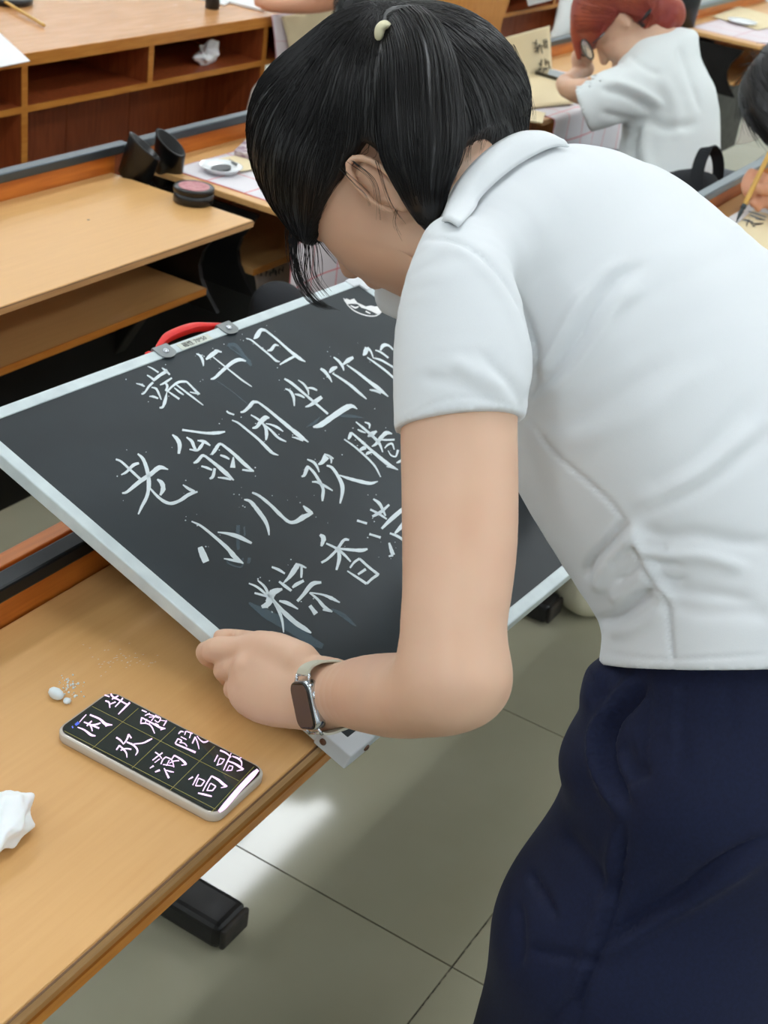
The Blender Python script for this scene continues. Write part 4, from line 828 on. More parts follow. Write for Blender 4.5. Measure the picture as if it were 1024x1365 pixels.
# left arm
upper = sec([(625, 400, 1.07, 66, .040), (616, 480, 1.055, 78, .042), (612, 560, 1.04, 78, .043), (613, 640, 1.03, 78, .043), (613, 720, 1.015, 77, .042), (609, 790, 1.00, 73, .040), (602, 850, .99, 68, .039), (606, 900, .985, 55, .038)])
fore = sec([(611, 915, .985, 52, .038), (578, 926, 1.015, 55, .040), (535, 927, 1.06, 57, .038), (495, 925, 1.10, 52, .034), (460, 925, 1.14, 43, .026), (434, 926, 1.175, 38, .019)])
palm = sec([(440, 926, 1.17, 38, .019), (412, 921, 1.187, 43, .018), (384, 911, 1.20, 53, .018), (356, 902, 1.215, 58, .017), (330, 893, 1.232, 49, .015)])
heel = sec([(412, 940, 1.192, 28, .016), (375, 942, 1.212, 24, .015), (340, 930, 1.228, 20, .013)])
fing = [sec([(345, 864, 1.232, 19, .012), (312, 865, 1.247, 17, .0115), (284, 867, 1.262, 16.5, .0112), (276, 870, 1.278, 15, .011), (286, 880, 1.300, 13, .009)]),
        sec([(340, 888, 1.230, 17, .011), (310, 890, 1.246, 16, .0105), (299, 894, 1.262, 15, .010), (303, 902, 1.285, 13, .009)]),
        sec([(345, 912, 1.228, 16, .0105), (320, 916, 1.242, 14.5, .010), (311, 920, 1.256, 13, .009), (318, 927, 1.278, 12, .008)]),
        sec([(355, 934, 1.224, 15, .0095), (333, 937, 1.238, 13, .009), (325, 940, 1.252, 12, .008), (331, 946, 1.268, 10, .007)])]
tb = [PJ(on_board(x, y))[2] for x, y in ((320, 852), (292, 846))]
thumb = sec([(400, 878, 1.195, 22, .015), (360, 862, 1.225, 17, .013), (322, 853, tb[0] - .015, 13.5, .0105), (303, 849, tb[1] - .012, 11, .009), (294, 848, tb[1] - .009, 9, .008)])
knuck = [sec([(x, y, d, r, .006), (x + 3, y + 2, d, r, .006)]) for x, y, d, r in ((322, 888, 1.222, 10), (330, 908, 1.219, 9), (340, 928, 1.217, 8))]
# right arm, behind the body, its hand on the board
RS = C(835, 305, 1.33); RH = BL(.63, .13, .028); RE = (RS + RH) / 2 + np.array([.09, .02, .02])
rarm = rsec([(*RS, .042), (*((RS + RE) / 2), .041), (*RE, .036), (*((RE + RH) / 2), .03), (*(RH + [0, 0, .02]), .022)])
rpalm = rsec([(*(RH + [0, 0, .02]), .024, .018), (*(RH + [-.02, .03, .008]), .034, .014)])
rf = [rsec([(*(RH + ex * q - ex * .025 + ey * .05), .009), (*(RH + ex * q * 1.2 - ex * .03 + ey * .078 + ez * .004), .0085), (*(RH + ex * q * 1.25 - ex * .03 + ey * .098 - ez * .014), .0075)]) for q in (-.027, -.009, .009, .027)]
rth = rsec([(*(RH + ex * .01 + ey * .01), .012), (*(RH - ex * .045 + ey * .03 - ez * .008), .010), (*(RH - ex * .060 + ey * .055 - ez * .016), .008)])
inner_torso = sec([(660, 345, 1.17, 90, .06), (760, 400, 1.21, 120, .08), (850, 520, 1.21, 130, .09), (930, 680, 1.2, 130, .09), (985, 830, 1.19, 140, .09), (990, 950, 1.2, 140, .09)])
lo, hi = bounds([skull, midf, neck, upper, fore, palm, heel, inner_torso, rarm, rpalm] + fing + rf + [nose])
g = Sdf(lo, hi, .0033); g.chain(skull, .02, 1)
for c_ in (midf,): g.chain(c_, .02, 3)
g.chain(cheek, .02, 1); g.chain(brow, .012, 2); g.chain(neck, .03, 3); g.chain(throat, .03, 2); g.chain(nose, .010, 1); g.chain(lipc, .006, 2)
for c_ in eyes_: g.chain(c_, .006, 1)
g.chain(inner_torso, .03, 2)
for c_ in (upper, rarm): g.chain(c_, .03, 3)
g.chain(fore, .03, 3); g.chain(rpalm, .01, 2); g.chain(rth, .006, 2)
for c_ in rf: g.chain(c_, .003, 2)
V, Fc = g.mesh(1); BV0 = (V, Fc)
# hand and wrist and ear need a finer grid: one surface again, at finer steps near them
h2 = .0017
lo2, hi2 = bounds([palm, heel] + fing + [thumb], .012)
lo2[0] = max(lo2[0], min(C(455, 925, 1.14)[0], 9)) if False else lo2[0]
def graft(V, Fc, lo2, hi2): return V, Fc
gh = Sdf(*bounds([fore[3:], palm, heel] + fing + [thumb], .02), h2)
gh.chain(upper, .03, 3); gh.chain(fore, .03, 3); gh.chain(palm, .022, 3); gh.chain(heel, .014, 2)
for c_ in fing: gh.chain(c_, .0035, 3)
gh.chain(thumb, .007, 3)
for c_ in knuck: gh.chain(c_, .008, 1)
# keep skin off the slate: the board edge presses into the grip instead of passing through it
ge = Sdf(*bounds([ear, earb, [(EC, hs * .03, hf * .04)]], .022), .0016)
ge.chain(skull, .02, 1); ge.chain(midf, .02, 3); ge.chain(cheek, .02, 1); ge.chain(neck, .03, 3); ge.chain(throat, .03, 2); ge.chain(earb, .006, 1); ge.chain(ear, .004, 1); ge.chain(earl, .004, 1); ge.chain(tragus, .004, 1); ge.chain(earc, 0, 1, 'sub')
def merge(coarse, fine, drop=.006):
    """one field: the fine grid replaces the coarse one inside its box, the seam is stitched by overlap on the same surface"""
    V, Fc = coarse; lo, hi = fine.lo + drop, fine.lo + (fine.n - 1) * fine.h - drop
    ins = ((V > lo) & (V < hi)).all(1); keep = ~ins[Fc].all(1); Fc = Fc[keep]
    F0 = fine.F
    Vf, Ff = fine.mesh(1); lo_, hi_ = lo - fine.h * 2, hi + fine.h * 2; okv = ((Vf > lo_) & (Vf < hi_)).all(1); Ff = Ff[okv[Ff].all(1)]
    V2 = np.vstack([V, Vf]); F2 = np.vstack([Fc, Ff + len(V)]); used = np.unique(F2); mp = np.full(len(V2), -1); mp[used] = np.arange(len(used)); return V2[used], mp[F2]
M1 = merge(BV0, gh); M2 = merge(M1, ge)
body_o = mesh_obj('body', M2[0], M2[1], skin, person, True); tag(body_o, 'fair skin of head, neck, arms and hands')
# thumb nail
q = C(288, 843.5, tb[1] - .017)
# ------------------------------------------------------------------ shirt
sleeve = sec([(606, 352, 1.085, 50, .045), (612, 395, 1.065, 74, .055), (616, 450, 1.055, 90, .056), (616, 510, 1.045, 92, .054), (612, 560, 1.04, 87, .050), (611, 620, 1.035, 86, .050)])
girdle = sec([(612, 372, 1.10, 52, .045), (680, 300, 1.16, 90, .060), (750, 290, 1.22, 88, .065), (830, 310, 1.30, 84, .07)])
t_main = sec([(735, 365, 1.20, 150, .085), (800, 450, 1.20, 185, .105), (860, 555, 1.20, 196, .115), (915, 655, 1.195, 192, .115), (965, 750, 1.19, 184, .110), (995, 830, 1.18, 192, .110), (1003, 895, 1.175, 203, .110), (1005, 960, 1.175, 208, .11)])
t_back = sec([(790, 320, 1.25, 88, .08), (860, 370, 1.27, 112, .09), (935, 450, 1.27, 140, .10), (1000, 570, 1.25, 150, .11), (1040, 720, 1.23, 150, .11), (1050, 850, 1.22, 150, .11)])
rsl = rsec([(*RS, .055), (*((RS + RE) / 2 + [0, 0, .02]), .055), (*((RS + RE) / 2), .054)])
chestf = sec([(600, 372, 1.28, 40, .04), (548, 392, 1.30, 38, .02), (516, 394, 1.31, 26, .012)])
lo, hi = bounds([sleeve, girdle, t_main, t_back, rsl, chestf]); g = Sdf(lo, hi, .0028)
g.chain(girdle, .03, 3); g.chain(t_main, .04, 3); g.chain(t_back, .05, 3); g.chain(sleeve, .022, 3); g.chain(rsl, .03, 2); g.chain(chestf, .02, 2)
def plane_of(a, b, c, toward):
    n = nrm(np.cross(b - a, c - a)); return a, (n if n @ (np.array(toward) - a) > 0 else -n)
# sleeve end
sa = plane_of(C(528, 579, 1.055), C(697, 563, 1.055), C(612, 546, .985), C(612, 700, 1.02))
X, Y, Z = g.ax[0][:, None, None], g.ax[1][None, :, None], g.ax[2][None, None, :]
dpl = (X - sa[0][0]) * sa[1][0] + (Y - sa[0][1]) * sa[1][1] + (Z - sa[0][2]) * sa[1][2]
ac = C(612, 600, 1.04); near = np.sqrt((X - ac[0]) ** 2 + (Y - ac[1]) ** 2 + (Z - ac[2]) ** 2) - .088
g.F = np.maximum(g.F, np.minimum(dpl, -near)).astype(np.float32)
# hem
ha = plane_of(C(795, 884, 1.2), C(905, 898, 1.065), C(1110, 882, 1.12), C(960, 1100, 1.2)); g.cut(*ha)
# hollow the sleeve end and the neck so that both are openings
hol = sec([(612, 556, 1.04, 79.5, .0455), (612, 610, 1.035, 79.5, .0455)])
V, Fc = g.mesh(2)
cut_ = ((V - C(570, 210, 1.2)) @ VIEW)
folds = [  # seam of the sleeve
 ([(560, 318), (610, 322), (655, 352), (690, 400), (712, 455), (716, 500), (700, 545)], 4.5, -.0040), ([(568, 330), (610, 332), (648, 360), (682, 408), (702, 458), (706, 500)], 9, .0018),
 # side seam with its gathers
 ([(705, 560), (740, 605), (780, 640), (815, 672), (835, 700)], 2.8, -.0030), ([(835, 700), (850, 740), (868, 775), (888, 800), (893, 850), (898, 893)], 3, -.0042), ([(846, 712), (866, 728), (892, 730)], 5, -.0034), ([(854, 740), (880, 752), (910, 752)], 5, -.0034), ([(866, 768), (890, 776), (915, 772)], 5, -.003), ([(842, 728), (828, 742), (815, 750)], 4, -.003), ([(853, 755), (838, 768), (822, 775)], 4, -.003), ([(872, 785), (855, 792), (838, 796)], 4, -.003), ([(838, 700), (852, 738), (870, 772), (892, 805)], 9, .0030), ([(845, 700), (862, 745), (880, 780), (900, 810)], 8, .0035),
 ([(835, 692), (812, 722), (790, 745), (778, 772)], 6, -.0075), ([(850, 705), (826, 735), (804, 760), (796, 790)], 11, .0065),
 ([(868, 790), (845, 805), (820, 822), (796, 828)], 6, -.0085), ([(862, 762), (840, 785), (812, 800)], 10, .004), ([(885, 806), (865, 826), (835, 840), (805, 846)], 9, .003),
 ([(850, 705), (885, 715), (930, 712), (980, 722), (1030, 722)], 10, -.0035), ([(852, 722), (890, 740), (940, 742), (1000, 760)], 10, .0035), ([(866, 755), (905, 785), (950, 792), (1010, 800)], 9, -.003), ([(880, 800), (930, 815), (990, 815), (1030, 822)], 12, -.0022),
 ([(838, 690), (880, 672), (930, 650), (985, 610), (1030, 575)], 12, -.0032), ([(842, 680), (890, 655), (950, 622), (1010, 570)], 14, .0030), ([(850, 660), (905, 625), (960, 585), (1020, 520)], 16, -.0022),
 # folds from the armpit over the back
 ([(706, 530), (742, 490), (778, 440), (800, 400), (828, 368), (860, 352)], 8, -.0048), ([(720, 535), (760, 500), (798, 450), (822, 410), (856, 378)], 12, .0046), ([(712, 512), (738, 470), (768, 415), (800, 372), (838, 345)], 10, .0034), ([(715, 500), (735, 470), (762, 420), (785, 380)], 9, .0028),
 ([(705, 560), (760, 560), (830, 520), (900, 470)], 14, -.0018), ([(730, 590), (800, 580), (880, 540), (960, 480)], 18, .0018),
 ([(640, 470), (668, 500), (692, 530), (698, 555)], 8, -.0022), ([(600, 480), (640, 500), (680, 520)], 10, .0018), ([(560, 505), (610, 512), (660, 535)], 10, -.0014),
 # hem stitch
 ([(797, 868), (860, 878), (930, 878), (1030, 872)], 2.2, -.0012), ([(540, 562), (572, 541), (612, 530), (655, 533), (696, 546)], 2.2, -.0009)]
Nn = normals(V, Fc); V = fold(V, Nn, folds); shirt_bvh = bvh_of(V, Fc)
shirt_o = mesh_obj('polo_shirt', V, Fc, shirt_mat, person, True); tag(shirt_o, 'white short-sleeved knit polo shirt')
# collar, folded over all the way round the neck
inn = [(590, 296), (598, 270), (614, 240), (638, 212), (666, 190), (696, 177), (722, 178), (742, 190)]
out = [(612, 308), (632, 286), (640, 272), (660, 250), (684, 230), (712, 213), (738, 202), (756, 202)]
I_ = []; O_ = []
for (a, b), (c_, d_) in zip(inn, out):
    o_ = on_mesh(shirt_bvh, c_, d_, .004, 1.2); dd = PJ(o_)[2]; O_.append(o_); I_.append(C(a, b, dd + .022))
I_ = cr(I_, 5); O_ = cr(O_, 5); Vv = []; n = len(I_)
for i in range(n):
    for t_ in np.linspace(0, 1, 8):
        q = I_[i] * (1 - t_) + O_[i] * t_; Vv.append(q - VIEW * .011 * math.sin(math.pi * t_ ** .7))
Ff = [(i * 8 + j, i * 8 + j + 1, (i + 1) * 8 + j + 1, (i + 1) * 8 + j) for i in range(n - 1) for j in range(7)]
o = mesh_obj('collar', Vv, Ff, shirt_mat, shirt_o, True); solid(o, .0028)
# ------------------------------------------------------------------ trousers
WU, WV_ = np.array([1., 0, 0]), np.array([0, 1., 0])
hipc = sec([(1004, 780, 1.19, 150, .09), (1004, 840, 1.19, 172, .095), (1002, 895, 1.195, 190, .103), (992, 960, 1.21, 194, .115), (968, 1040, 1.235, 198, .12), (962, 1140, 1.27, 196, .12)])
def leg(x, y0, zs, r0, r1): return [(np.array([x, y0 - .02 * i, z]), WU * (r0 + (r1 - r0) * i / (len(zs) - 1)), WV_ * (r0 + (r1 - r0) * i / (len(zs) - 1)) * 1.15) for i, z in enumerate(zs)]
hipb = [(np.array([1.02, .15, .80]), WU * .15, WV_ * .12), (np.array([1.02, .14, .62]), WU * .17, WV_ * .14)]
legL = leg(.945, .155, [.62, .45, .25, .07], .125, .13); legR = leg(1.13, .12, [.62, .45, .25, .07], .12, .13)
bulges = [sec([(800, 905, 1.20, 22, .03), (795, 930, 1.20, 22, .03)]), sec([(812, 985, 1.215, 42, .05), (796, 1015, 1.22, 50, .05), (812, 1050, 1.225, 40, .05)]),
          sec([(830, 1132, 1.25, 56, .06), (802, 1180, 1.26, 78, .07), (778, 1260, 1.28, 84, .07), (733, 1380, 1.32, 96, .08), (700, 1480, 1.36, 100, .08)])]
lo, hi = bounds([hipc, legL, legR] + bulges); g = Sdf(lo, hi, .005)
g.chain(hipc, .04, 3); g.chain(hipb, .04, 1); g.chain(legL, .05, 2); g.chain(legR, .05, 2)
for b_ in bulges: g.chain(b_, .018, 3)
g.cut(np.array([0, 0, .06]), [0, 0, -1]); g.cut(C(1000, 800, 1.19), -(C(1000, 1100, 1.25) - C(1000, 800, 1.19)))
V, Fc = g.mesh(2); Nn = normals(V, Fc)
V = fold(V, Nn, [([(847, 900), (828, 925), (806, 950), (794, 975), (793, 1012), (808, 1050), (832, 1092)], 7, 0.0096), ([(862, 900), (842, 930), (818, 955), (806, 985), (806, 1015), (820, 1050), (838, 1080)], 9, -0.0136), ([(820, 985), (838, 1020), (850, 1045)], 16, -0.0080),
 ([(833, 1092), (828, 1140), (817, 1207), (800, 1262), (784, 1300), (772, 1330), (770, 1375)], 4, -0.0072), ([(820, 1100), (815, 1150), (803, 1210), (785, 1265), (762, 1320)], 9, 0.0048),
 ([(797, 1262), (850, 1225), (905, 1190), (960, 1150), (1030, 1112)], 7, -0.0080), ([(800, 1275), (860, 1240), (920, 1203), (1030, 1135)], 10, 0.0064),
 ([(775, 893), (790, 912), (800, 940)], 5, -0.0048), ([(800, 893), (806, 915), (806, 940)], 5, -0.0048), ([(868, 905), (862, 950), (858, 1010), (862, 1050)], 5, -0.0035), ([(910, 905), (912, 960), (908, 1040)], 6, -0.0026), ([(900, 910), (893, 990)], 9, 0.0022), ([(970, 900), (975, 980)], 8, -0.0022),
 ([(704, 1158), (722, 1190), (740, 1225)], 6, -0.0064), ([(745, 1105), (790, 1160), (815, 1200)], 14, -0.0064), ([(690, 1200), (694, 1250), (690, 1290)], 7, -0.0048), ([(700, 1265), (760, 1275), (800, 1282)], 8, -0.0048), ([(768, 1330), (740, 1352), (715, 1375)], 7, -0.0048), ([(900, 1160), (850, 1215), (830, 1240)], 9, -0.0032)])
tr = mesh_obj('trousers', V, Fc, navy, person, True); tag(tr, 'loose navy blue trousers with a side pocket')
for x in (.945, 1.13):
    V, Fc = body([[(np.array([x, .02, .035]), WU * .038, np.array([0, 0, .032])), (np.array([x, .14, .034]), WU * .042, np.array([0, 0, .030])), (np.array([x, .24, .028]), WU * .036, np.array([0, 0, .024]))]], .005, .02)
    V[:, 2] = np.maximum(V[:, 2], .001); mesh_obj('shoe', V, Fc, paper_white, person, True)
# ------------------------------------------------------------------ hair
cap = [(hp_(-.034, .006), hs * .088, hu * .100), (hp_(.016, .016), hs * .090, hu * .106)]
backm = sec([(560, 95, 1.245, 62, .06), (592, 100, 1.25, 84, .072), (632, 128, 1.25, 74, .062), (658, 152, 1.25, 46, .042), (680, 172, 1.245, 22, .03)])
backn = sec([(560, 135, 1.24, 100, .08), (580, 160, 1.235, 75, .06)])
bang = sec([(405, 200, 1.235, 42, .06), (408, 250, 1.245, 34, .05), (412, 285, 1.25, 22, .03), (408, 305, 1.255, 9, .015)])
pony = sec([(513, 48, 1.195, 11, .012), (526, 36, 1.175, 20, .018), (546, 44, 1.155, 36, .022), (556, 90, 1.13, 50, .025), (560, 150, 1.115, 56, .026), (563, 205, 1.11, 54, .025), (565, 250, 1.115, 34, .020), (570, 282, 1.125, 20, .012), (571, 304, 1.13, 6, .005)])
lo, hi = bounds([cap, backm, backn, bang, pony]); g = Sdf(lo, hi, .0032)
g.chain(cap, .02, 1); X, Y, Z = g.ax[0][:, None, None], g.ax[1][None, :, None], g.ax[2][None, None, :]
pf = (X - HC[0]) * hf[0] + (Y - HC[1]) * hf[1] + (Z - HC[2]) * hf[2]; pu = (X - HC[0]) * hu[0] + (Y - HC[1]) * hu[1] + (Z - HC[2]) * hu[2]
reg = np.maximum(pu + .010, -(pf + .030)); reg2 = np.maximum(pu + .070, -(pf + .2)); g.F = np.maximum(g.F, -reg).astype(np.float32); g.F = np.maximum(g.F, -reg2).astype(np.float32)
g.chain(backm, .03, 3); g.chain(backn, .03, 3); g.chain(bang, .02, 2)
gc = g.F.copy(); g.chain(pony, .006, 3)
V, Fc = g.mesh(1)
HM = (V, Fc); hair_o = mesh_obj('hair', V, Fc, hair_mat, person, True); tag(hair_o, 'long black hair tied in a high ponytail')
g.F = gc; Vh, Fh = g.mesh(1); hb = bvh_of(Vh, Fh)
TIE = C(514, 46, 1.195); HCn = C(515, 150, 1.24)
m = MB(); Nh = normals(Vh, Fh); idx = RNG.choice(len(Vh), 3600, replace=False)
def strand(mb, P, r):
    n = len(P); T = np.gradient(P, axis=0); T /= np.linalg.norm(T, axis=1)[:, None] + 1e-9
    a = np.cross(T, VIEW); a /= np.linalg.norm(a, axis=1)[:, None] + 1e-9; b = np.cross(T, a); rr = (r * np.linspace(1, .35, n))[:, None]; V = np.stack([P + a * rr, P - a * rr * .5 + b * rr * .8, P - a * rr * .5 - b * rr * .8], 1).reshape(-1, 3)
    mb.add(V, [(i * 3 + j, i * 3 + (j + 1) % 3, (i + 1) * 3 + (j + 1) % 3, (i + 1) * 3 + j) for i in range(n - 1) for j in range(3)])
for i in idx:
    p0 = Vh[i]
    if (p0 - HCn) @ VIEW > .06: continue
    tie = TIE + RNG.normal(0, .004, 3); P = []
    for t_ in np.linspace(0, 1, 11):
        q = p0 * (1 - t_) + tie * t_; dr = nrm(q - HCn - VIEW * .02); q2 = q + dr * .05
        hit = hb.find_nearest(Vector(q2)); P.append(np.array(hit[0]) + np.array(hit[1]) * (.0006 + .0010 * RNG.random()))
    P = np.array(P); P[1:-1] = (P[:-2] + P[1:-1] * 2 + P[2:]) / 4; strand(m, P[::-1], .00052)
pp = np.array([np.r_[a, b, c_] for a, b, c_ in pony])
for i in range(1100):
    a = RNG.uniform(0, 2 * math.pi); rr = math.sqrt(RNG.uniform(.55, 1)) * 1.02; kk = RNG.uniform(.8, 1.0); Q = cr(pp, 3); P = []
    tw = RNG.normal(0, .25)
    n1 = int(len(Q) * RNG.uniform(.72, 1)); Q = Q[:max(n1, 6)]
    for j, q in enumerate(Q): aa = a + tw * j / len(Q); dv = q[3:6] * math.cos(aa) + q[6:9] * math.sin(aa); P.append(q[:3] + dv * rr + nrm(dv) * .0016)
    strand(m, np.array(P), .00055)
o = m.build('hair_strands', hair_strand, hair_o, True); tag(o, kind='stuff')
# loose locks that hang over the board, by the ear and at the nape
m = MB(); loose = [([(398, 285, 1.255), (392, 330, 1.262), (398, 370, 1.268), (418, 402, 1.27), (448, 416, 1.27)], 55, 6), ([(404, 290, 1.255), (410, 330, 1.26), (412, 370, 1.265), (432, 402, 1.268)], 26, 8), ([(408, 290, 1.25), (432, 330, 1.255), (462, 366, 1.26)], 6, 3),
  ([(395, 280, 1.255), (388, 310, 1.262), (390, 345, 1.268), (405, 385, 1.27)], 12, 6), ([(412, 295, 1.25), (425, 340, 1.255), (424, 385, 1.262)], 5, 3), ([(470, 215, 1.13), (498, 240, 1.125), (506, 270, 1.13), (508, 300, 1.14)], 10, 4), ([(500, 215, 1.12), (520, 270, 1.13), (545, 305, 1.14)], 5, 4),
  ([(530, 280, 1.12), (528, 300, 1.13), (540, 325, 1.14)], 4, 3), ([(700, 110, 1.25), (708, 150, 1.25), (704, 178, 1.25)], 8, 4), ([(685, 60, 1.25), (702, 110, 1.25), (706, 160, 1.25)], 8, 3),
  ([(632, 165, 1.17), (622, 200, 1.165), (618, 228, 1.16)], 14, 6), ([(650, 165, 1.19), (640, 195, 1.175), (636, 212, 1.17)], 9, 5), ([(590, 255, 1.13), (602, 275, 1.13), (604, 288, 1.13)], 5, 3), ([(372, 250, 1.25), (384, 285, 1.255), (398, 298, 1.26)], 14, 5), ([(455, 225, 1.14), (475, 245, 1.13), (490, 262, 1.13), (497, 285, 1.14)], 7, 3)]
for li_, (pts, n_, sp) in enumerate(loose):
    for i in range(n_):
        dx = RNG.normal(0, sp); dx2 = RNG.normal(0, sp * 1.1); k_ = RNG.uniform(.86 if li_ < 2 else .7, 1); P = []
        for j, (x, y, d) in enumerate(pts):
            t_ = j / (len(pts) - 1); P.append(C(x + dx * (1 - t_) * .7 + dx2 * t_, y + RNG.normal(0, 1) + (-6 * (1 - k_) * j), d + RNG.normal(0, .001)))
        P = cr(P, 5); strand(m, P[:max(6, int(len(P) * k_))], .00042 if li_ < 5 else .0002)
o = m.build('loose_strands', hair_strand, hair_o, True); tag(o, kind='stuff')
td = PJ(on_mesh(bvh_of(*HM), 511, 44, 0, 1.19))[2]; print('tie depth', td)
V, Fc = body([sec([(504, 51, td + .004, 4.5, .006), (505, 40, td, 5.5, .007), (511, 32, td - .003, 5, .007), (517, 34, td - .006, 4, .006)]), sec([(508, 38, td - .002, 5, .006), (508, 48, td, 4.5, .006)])], .0018, .004)
tag(mesh_obj('hair_tie', V, Fc, cream, hair_o, True), 'cream hair tie')
# ------------------------------------------------------------------ wrist watch
WC = C(436, 926, 1.178); wa = nrm(RW @ np.array([.51, .0, .86])); wn = nrm(RW @ np.array([-.74, -.05, .67])); wn = nrm(wn - wa * (wn @ wa)); wt = np.cross(wa, wn); wt = wt if wt @ (RW @ np.array([0, 1., 0])) > 0 else -wt
tl = nrm(wt * .985 + wa * .0 + wn * .0); 
watch = thing('wrist_watch', C(408, 940, 1.15), 'square silver smart watch on a beige band around the wrist', 'watch')
K = C(404, 941, 1.146)
tt = nrm(C(399, 912, 1.157) - C(411, 970, 1.157)); nn_ = nrm(wn - tt * (wn @ tt)); bb = np.cross(tt, nn_); bb = bb if bb @ wa > 0 else -bb
def wr(la, lb, r, h):
    out = []
    for sx, sy, a0 in ((1, 1, 0), (-1, 1, 90), (-1, -1, 180), (1, -1, 270)):
        for i in range(7):
            t_ = math.radians(a0 + 15 * i); out.append(K + tt * (sx * (la / 2 - r) + r * math.cos(t_)) + bb * (sy * (lb / 2 - r) + r * math.sin(t_)) + nn_ * h)
    return out
LA, LB = .0415, .034
rstack([wr(LA - .004, LB - .004, .008, -.0105), wr(LA, LB, .009, -.009), wr(LA, LB, .009, -.0015), wr(LA - .0014, LB - .0014, .0085, -.0004)]).build('case', silver, watch, True)
rstack([wr(LA - .0016, LB - .0016, .0085, -.001), wr(LA - .002, LB - .002, .0085, .0006), wr(LA - .004, LB - .004, .0075, .0012)]).build('bezel', watch_black, watch, True)
rstack([wr(LA - .0055, LB - .0055, .006, .0010), wr(LA - .0060, LB - .0060, .006, .0015)]).build('screen', watch_glass_reflection, watch)
MB().lathe(K + bb * (LB / 2) + tt * .008 - nn_ * .005, [(.0035, -.001), (.0035, .0014), (.0028, .002)], 16, ax=bb).build('crown', silver, watch, True)
MB().obox(K + bb * (LB / 2 + .0004) - tt * .009 - nn_ * .005, tt * .005, bb * .0006, nn_ * .0014).build('side_button', silver, watch)
for s_ in (1, -1):
    l_ = MB()
    for q in (1, -1): l_.tube([K + tt * s_ * (LA / 2 - .001) + bb * q * .0115 - nn_ * .004, K + tt * s_ * (LA / 2 + .005) + bb * q * .0112 - nn_ * .0065], [.0016, .0013], 8)
    l_.tube([K + tt * s_ * (LA / 2 + .004) - bb * .0115 - nn_ * .006, K + tt * s_ * (LA / 2 + .004) + bb * .0115 - nn_ * .006], [.0010, .0010], 8).build('lug', silver, watch, True)
# band: a closed loop round the wrist, loose at the top
loop = [K + tt * a + nn_ * b + bb * c_ for a, b, c_ in ((.0248, -.0055, 0), (.0292, -.0085, .0005), (.0318, -.0145, .002), (.0320, -.023, .006), (.0285, -.033, .011), (.018, -.043, .015), (.0, -.048, .017), (-.014, -.043, .015), (-.0225, -.033, .011), (-.0255, -.022, .006), (-.0262, -.013, .002), (-.0240, -.0058, 0))]
Q = cr(loop, 6); V = []; n = len(Q)
for i, q in enumerate(Q):
    T = nrm(Q[min(i + 1, n - 1)] - Q[max(i - 1, 0)]); s_ = nrm(bb - T * (bb @ T)); k_ = np.cross(T, s_)
    for a, b in ((.0108, .0011), (-.0108, .0011), (-.0108, -.0011), (.0108, -.0011)): V.append(q + s_ * a + k_ * b)
o = MB().add(V, [(i * 4 + j, i * 4 + (j + 1) % 4, (i + 1) * 4 + (j + 1) % 4, (i + 1) * 4 + j) for i in range(n - 1) for j in range(4)] + [(3, 2, 1, 0), (4 * n - 4, 4 * n - 3, 4 * n - 2, 4 * n - 1)]).build('band', beige_band, watch)
bevel(o, .0006)

# ================================================================== the red-haired person
def head_parts(hc, f, u, sc=1.0):
    f = nrm(f); u = nrm(u - f * (u @ f)); s_ = np.cross(f, u); q = lambda a, b, c_=0: hc + (f * a + u * b + s_ * c_) * sc
    ch = [[(q(-.025, .006), s_ * .073 * sc, u * .086 * sc), (q(.012, .012), s_ * .075 * sc, u * .09 * sc)],
          [(q(.035, .01), s_ * .062 * sc, u * .07 * sc), (q(.04, -.04), s_ * .058 * sc, f * .05 * sc), (q(.05, -.095), s_ * .03 * sc, f * .03 * sc)],
          [(q(.088, -.015), s_ * .008 * sc, f * .008 * sc), (q(.103, -.044), s_ * .011 * sc, f * .010 * sc)],
          [(q(.092, -.072, .016), u * .006, f * .006), (q(.092, -.072, -.016), u * .006, f * .006)]]
    for w_ in (1, -1): ch.append([(q(-.004, .0, .074 * w_), f * .014 * sc, s_ * .008), (q(-.002, -.035, .070 * w_), f * .010 * sc, s_ * .007)])
    return ch, q, f, u, s_
red = thing('person', (3.5, 1.05, .0), 'seated person with dyed red hair tied low, glasses and a white t-shirt, writing', 'person')
fcam = nrm(RW @ np.array([-.62, -.62, -.40])); ucam = RW @ np.array([-.70, .72, .0])
rhc = C(828, 22, 3.42); ch, q_, f_, u_, s__ = head_parts(rhc, fcam, ucam)
nk = sec([(862, 52, 3.42, 32, .05), (885, 72, 3.42, 36, .055)]); nk2 = sec([(830, 62, 3.42, 20, .04), (870, 86, 3.42, 30, .05)])
uarm = sec([(800, 125, 3.36, 20, .035), (775, 122, 3.35, 17, .032), (757, 118, 3.37, 13, .026), (755, 112, 3.42, 12, .025)])
farm = sec([(756, 112, 3.42, 12, .024), (768, 100, 3.52, 10, .02), (782, 92, 3.56, 9, .018)])
hnd = sec([(782, 92, 3.56, 9, .018), (776, 84, 3.55, 9, .018), (772, 76, 3.54, 6, .012)])
fgs = [sec([(778, 82 - 3 * i, 3.54, 4.6, .008), (770, 80 - 4 * i, 3.525, 4.2, .008), (767, 86 - 4 * i, 3.515, 3.6, .007)]) for i in range(4)] + [sec([(786, 80, 3.53, 5, .009), (776, 72, 3.52, 4, .008)])]
tin = sec([(885, 100, 3.44, 36, .05), (895, 200, 3.44, 48, .08), (885, 330, 3.44, 50, .09)])
V, Fc = body(ch + [nk, nk2, uarm, farm, hnd, tin] + fgs, .0048, .012, 2); mesh_obj('body', V, Fc, skin, red, True)
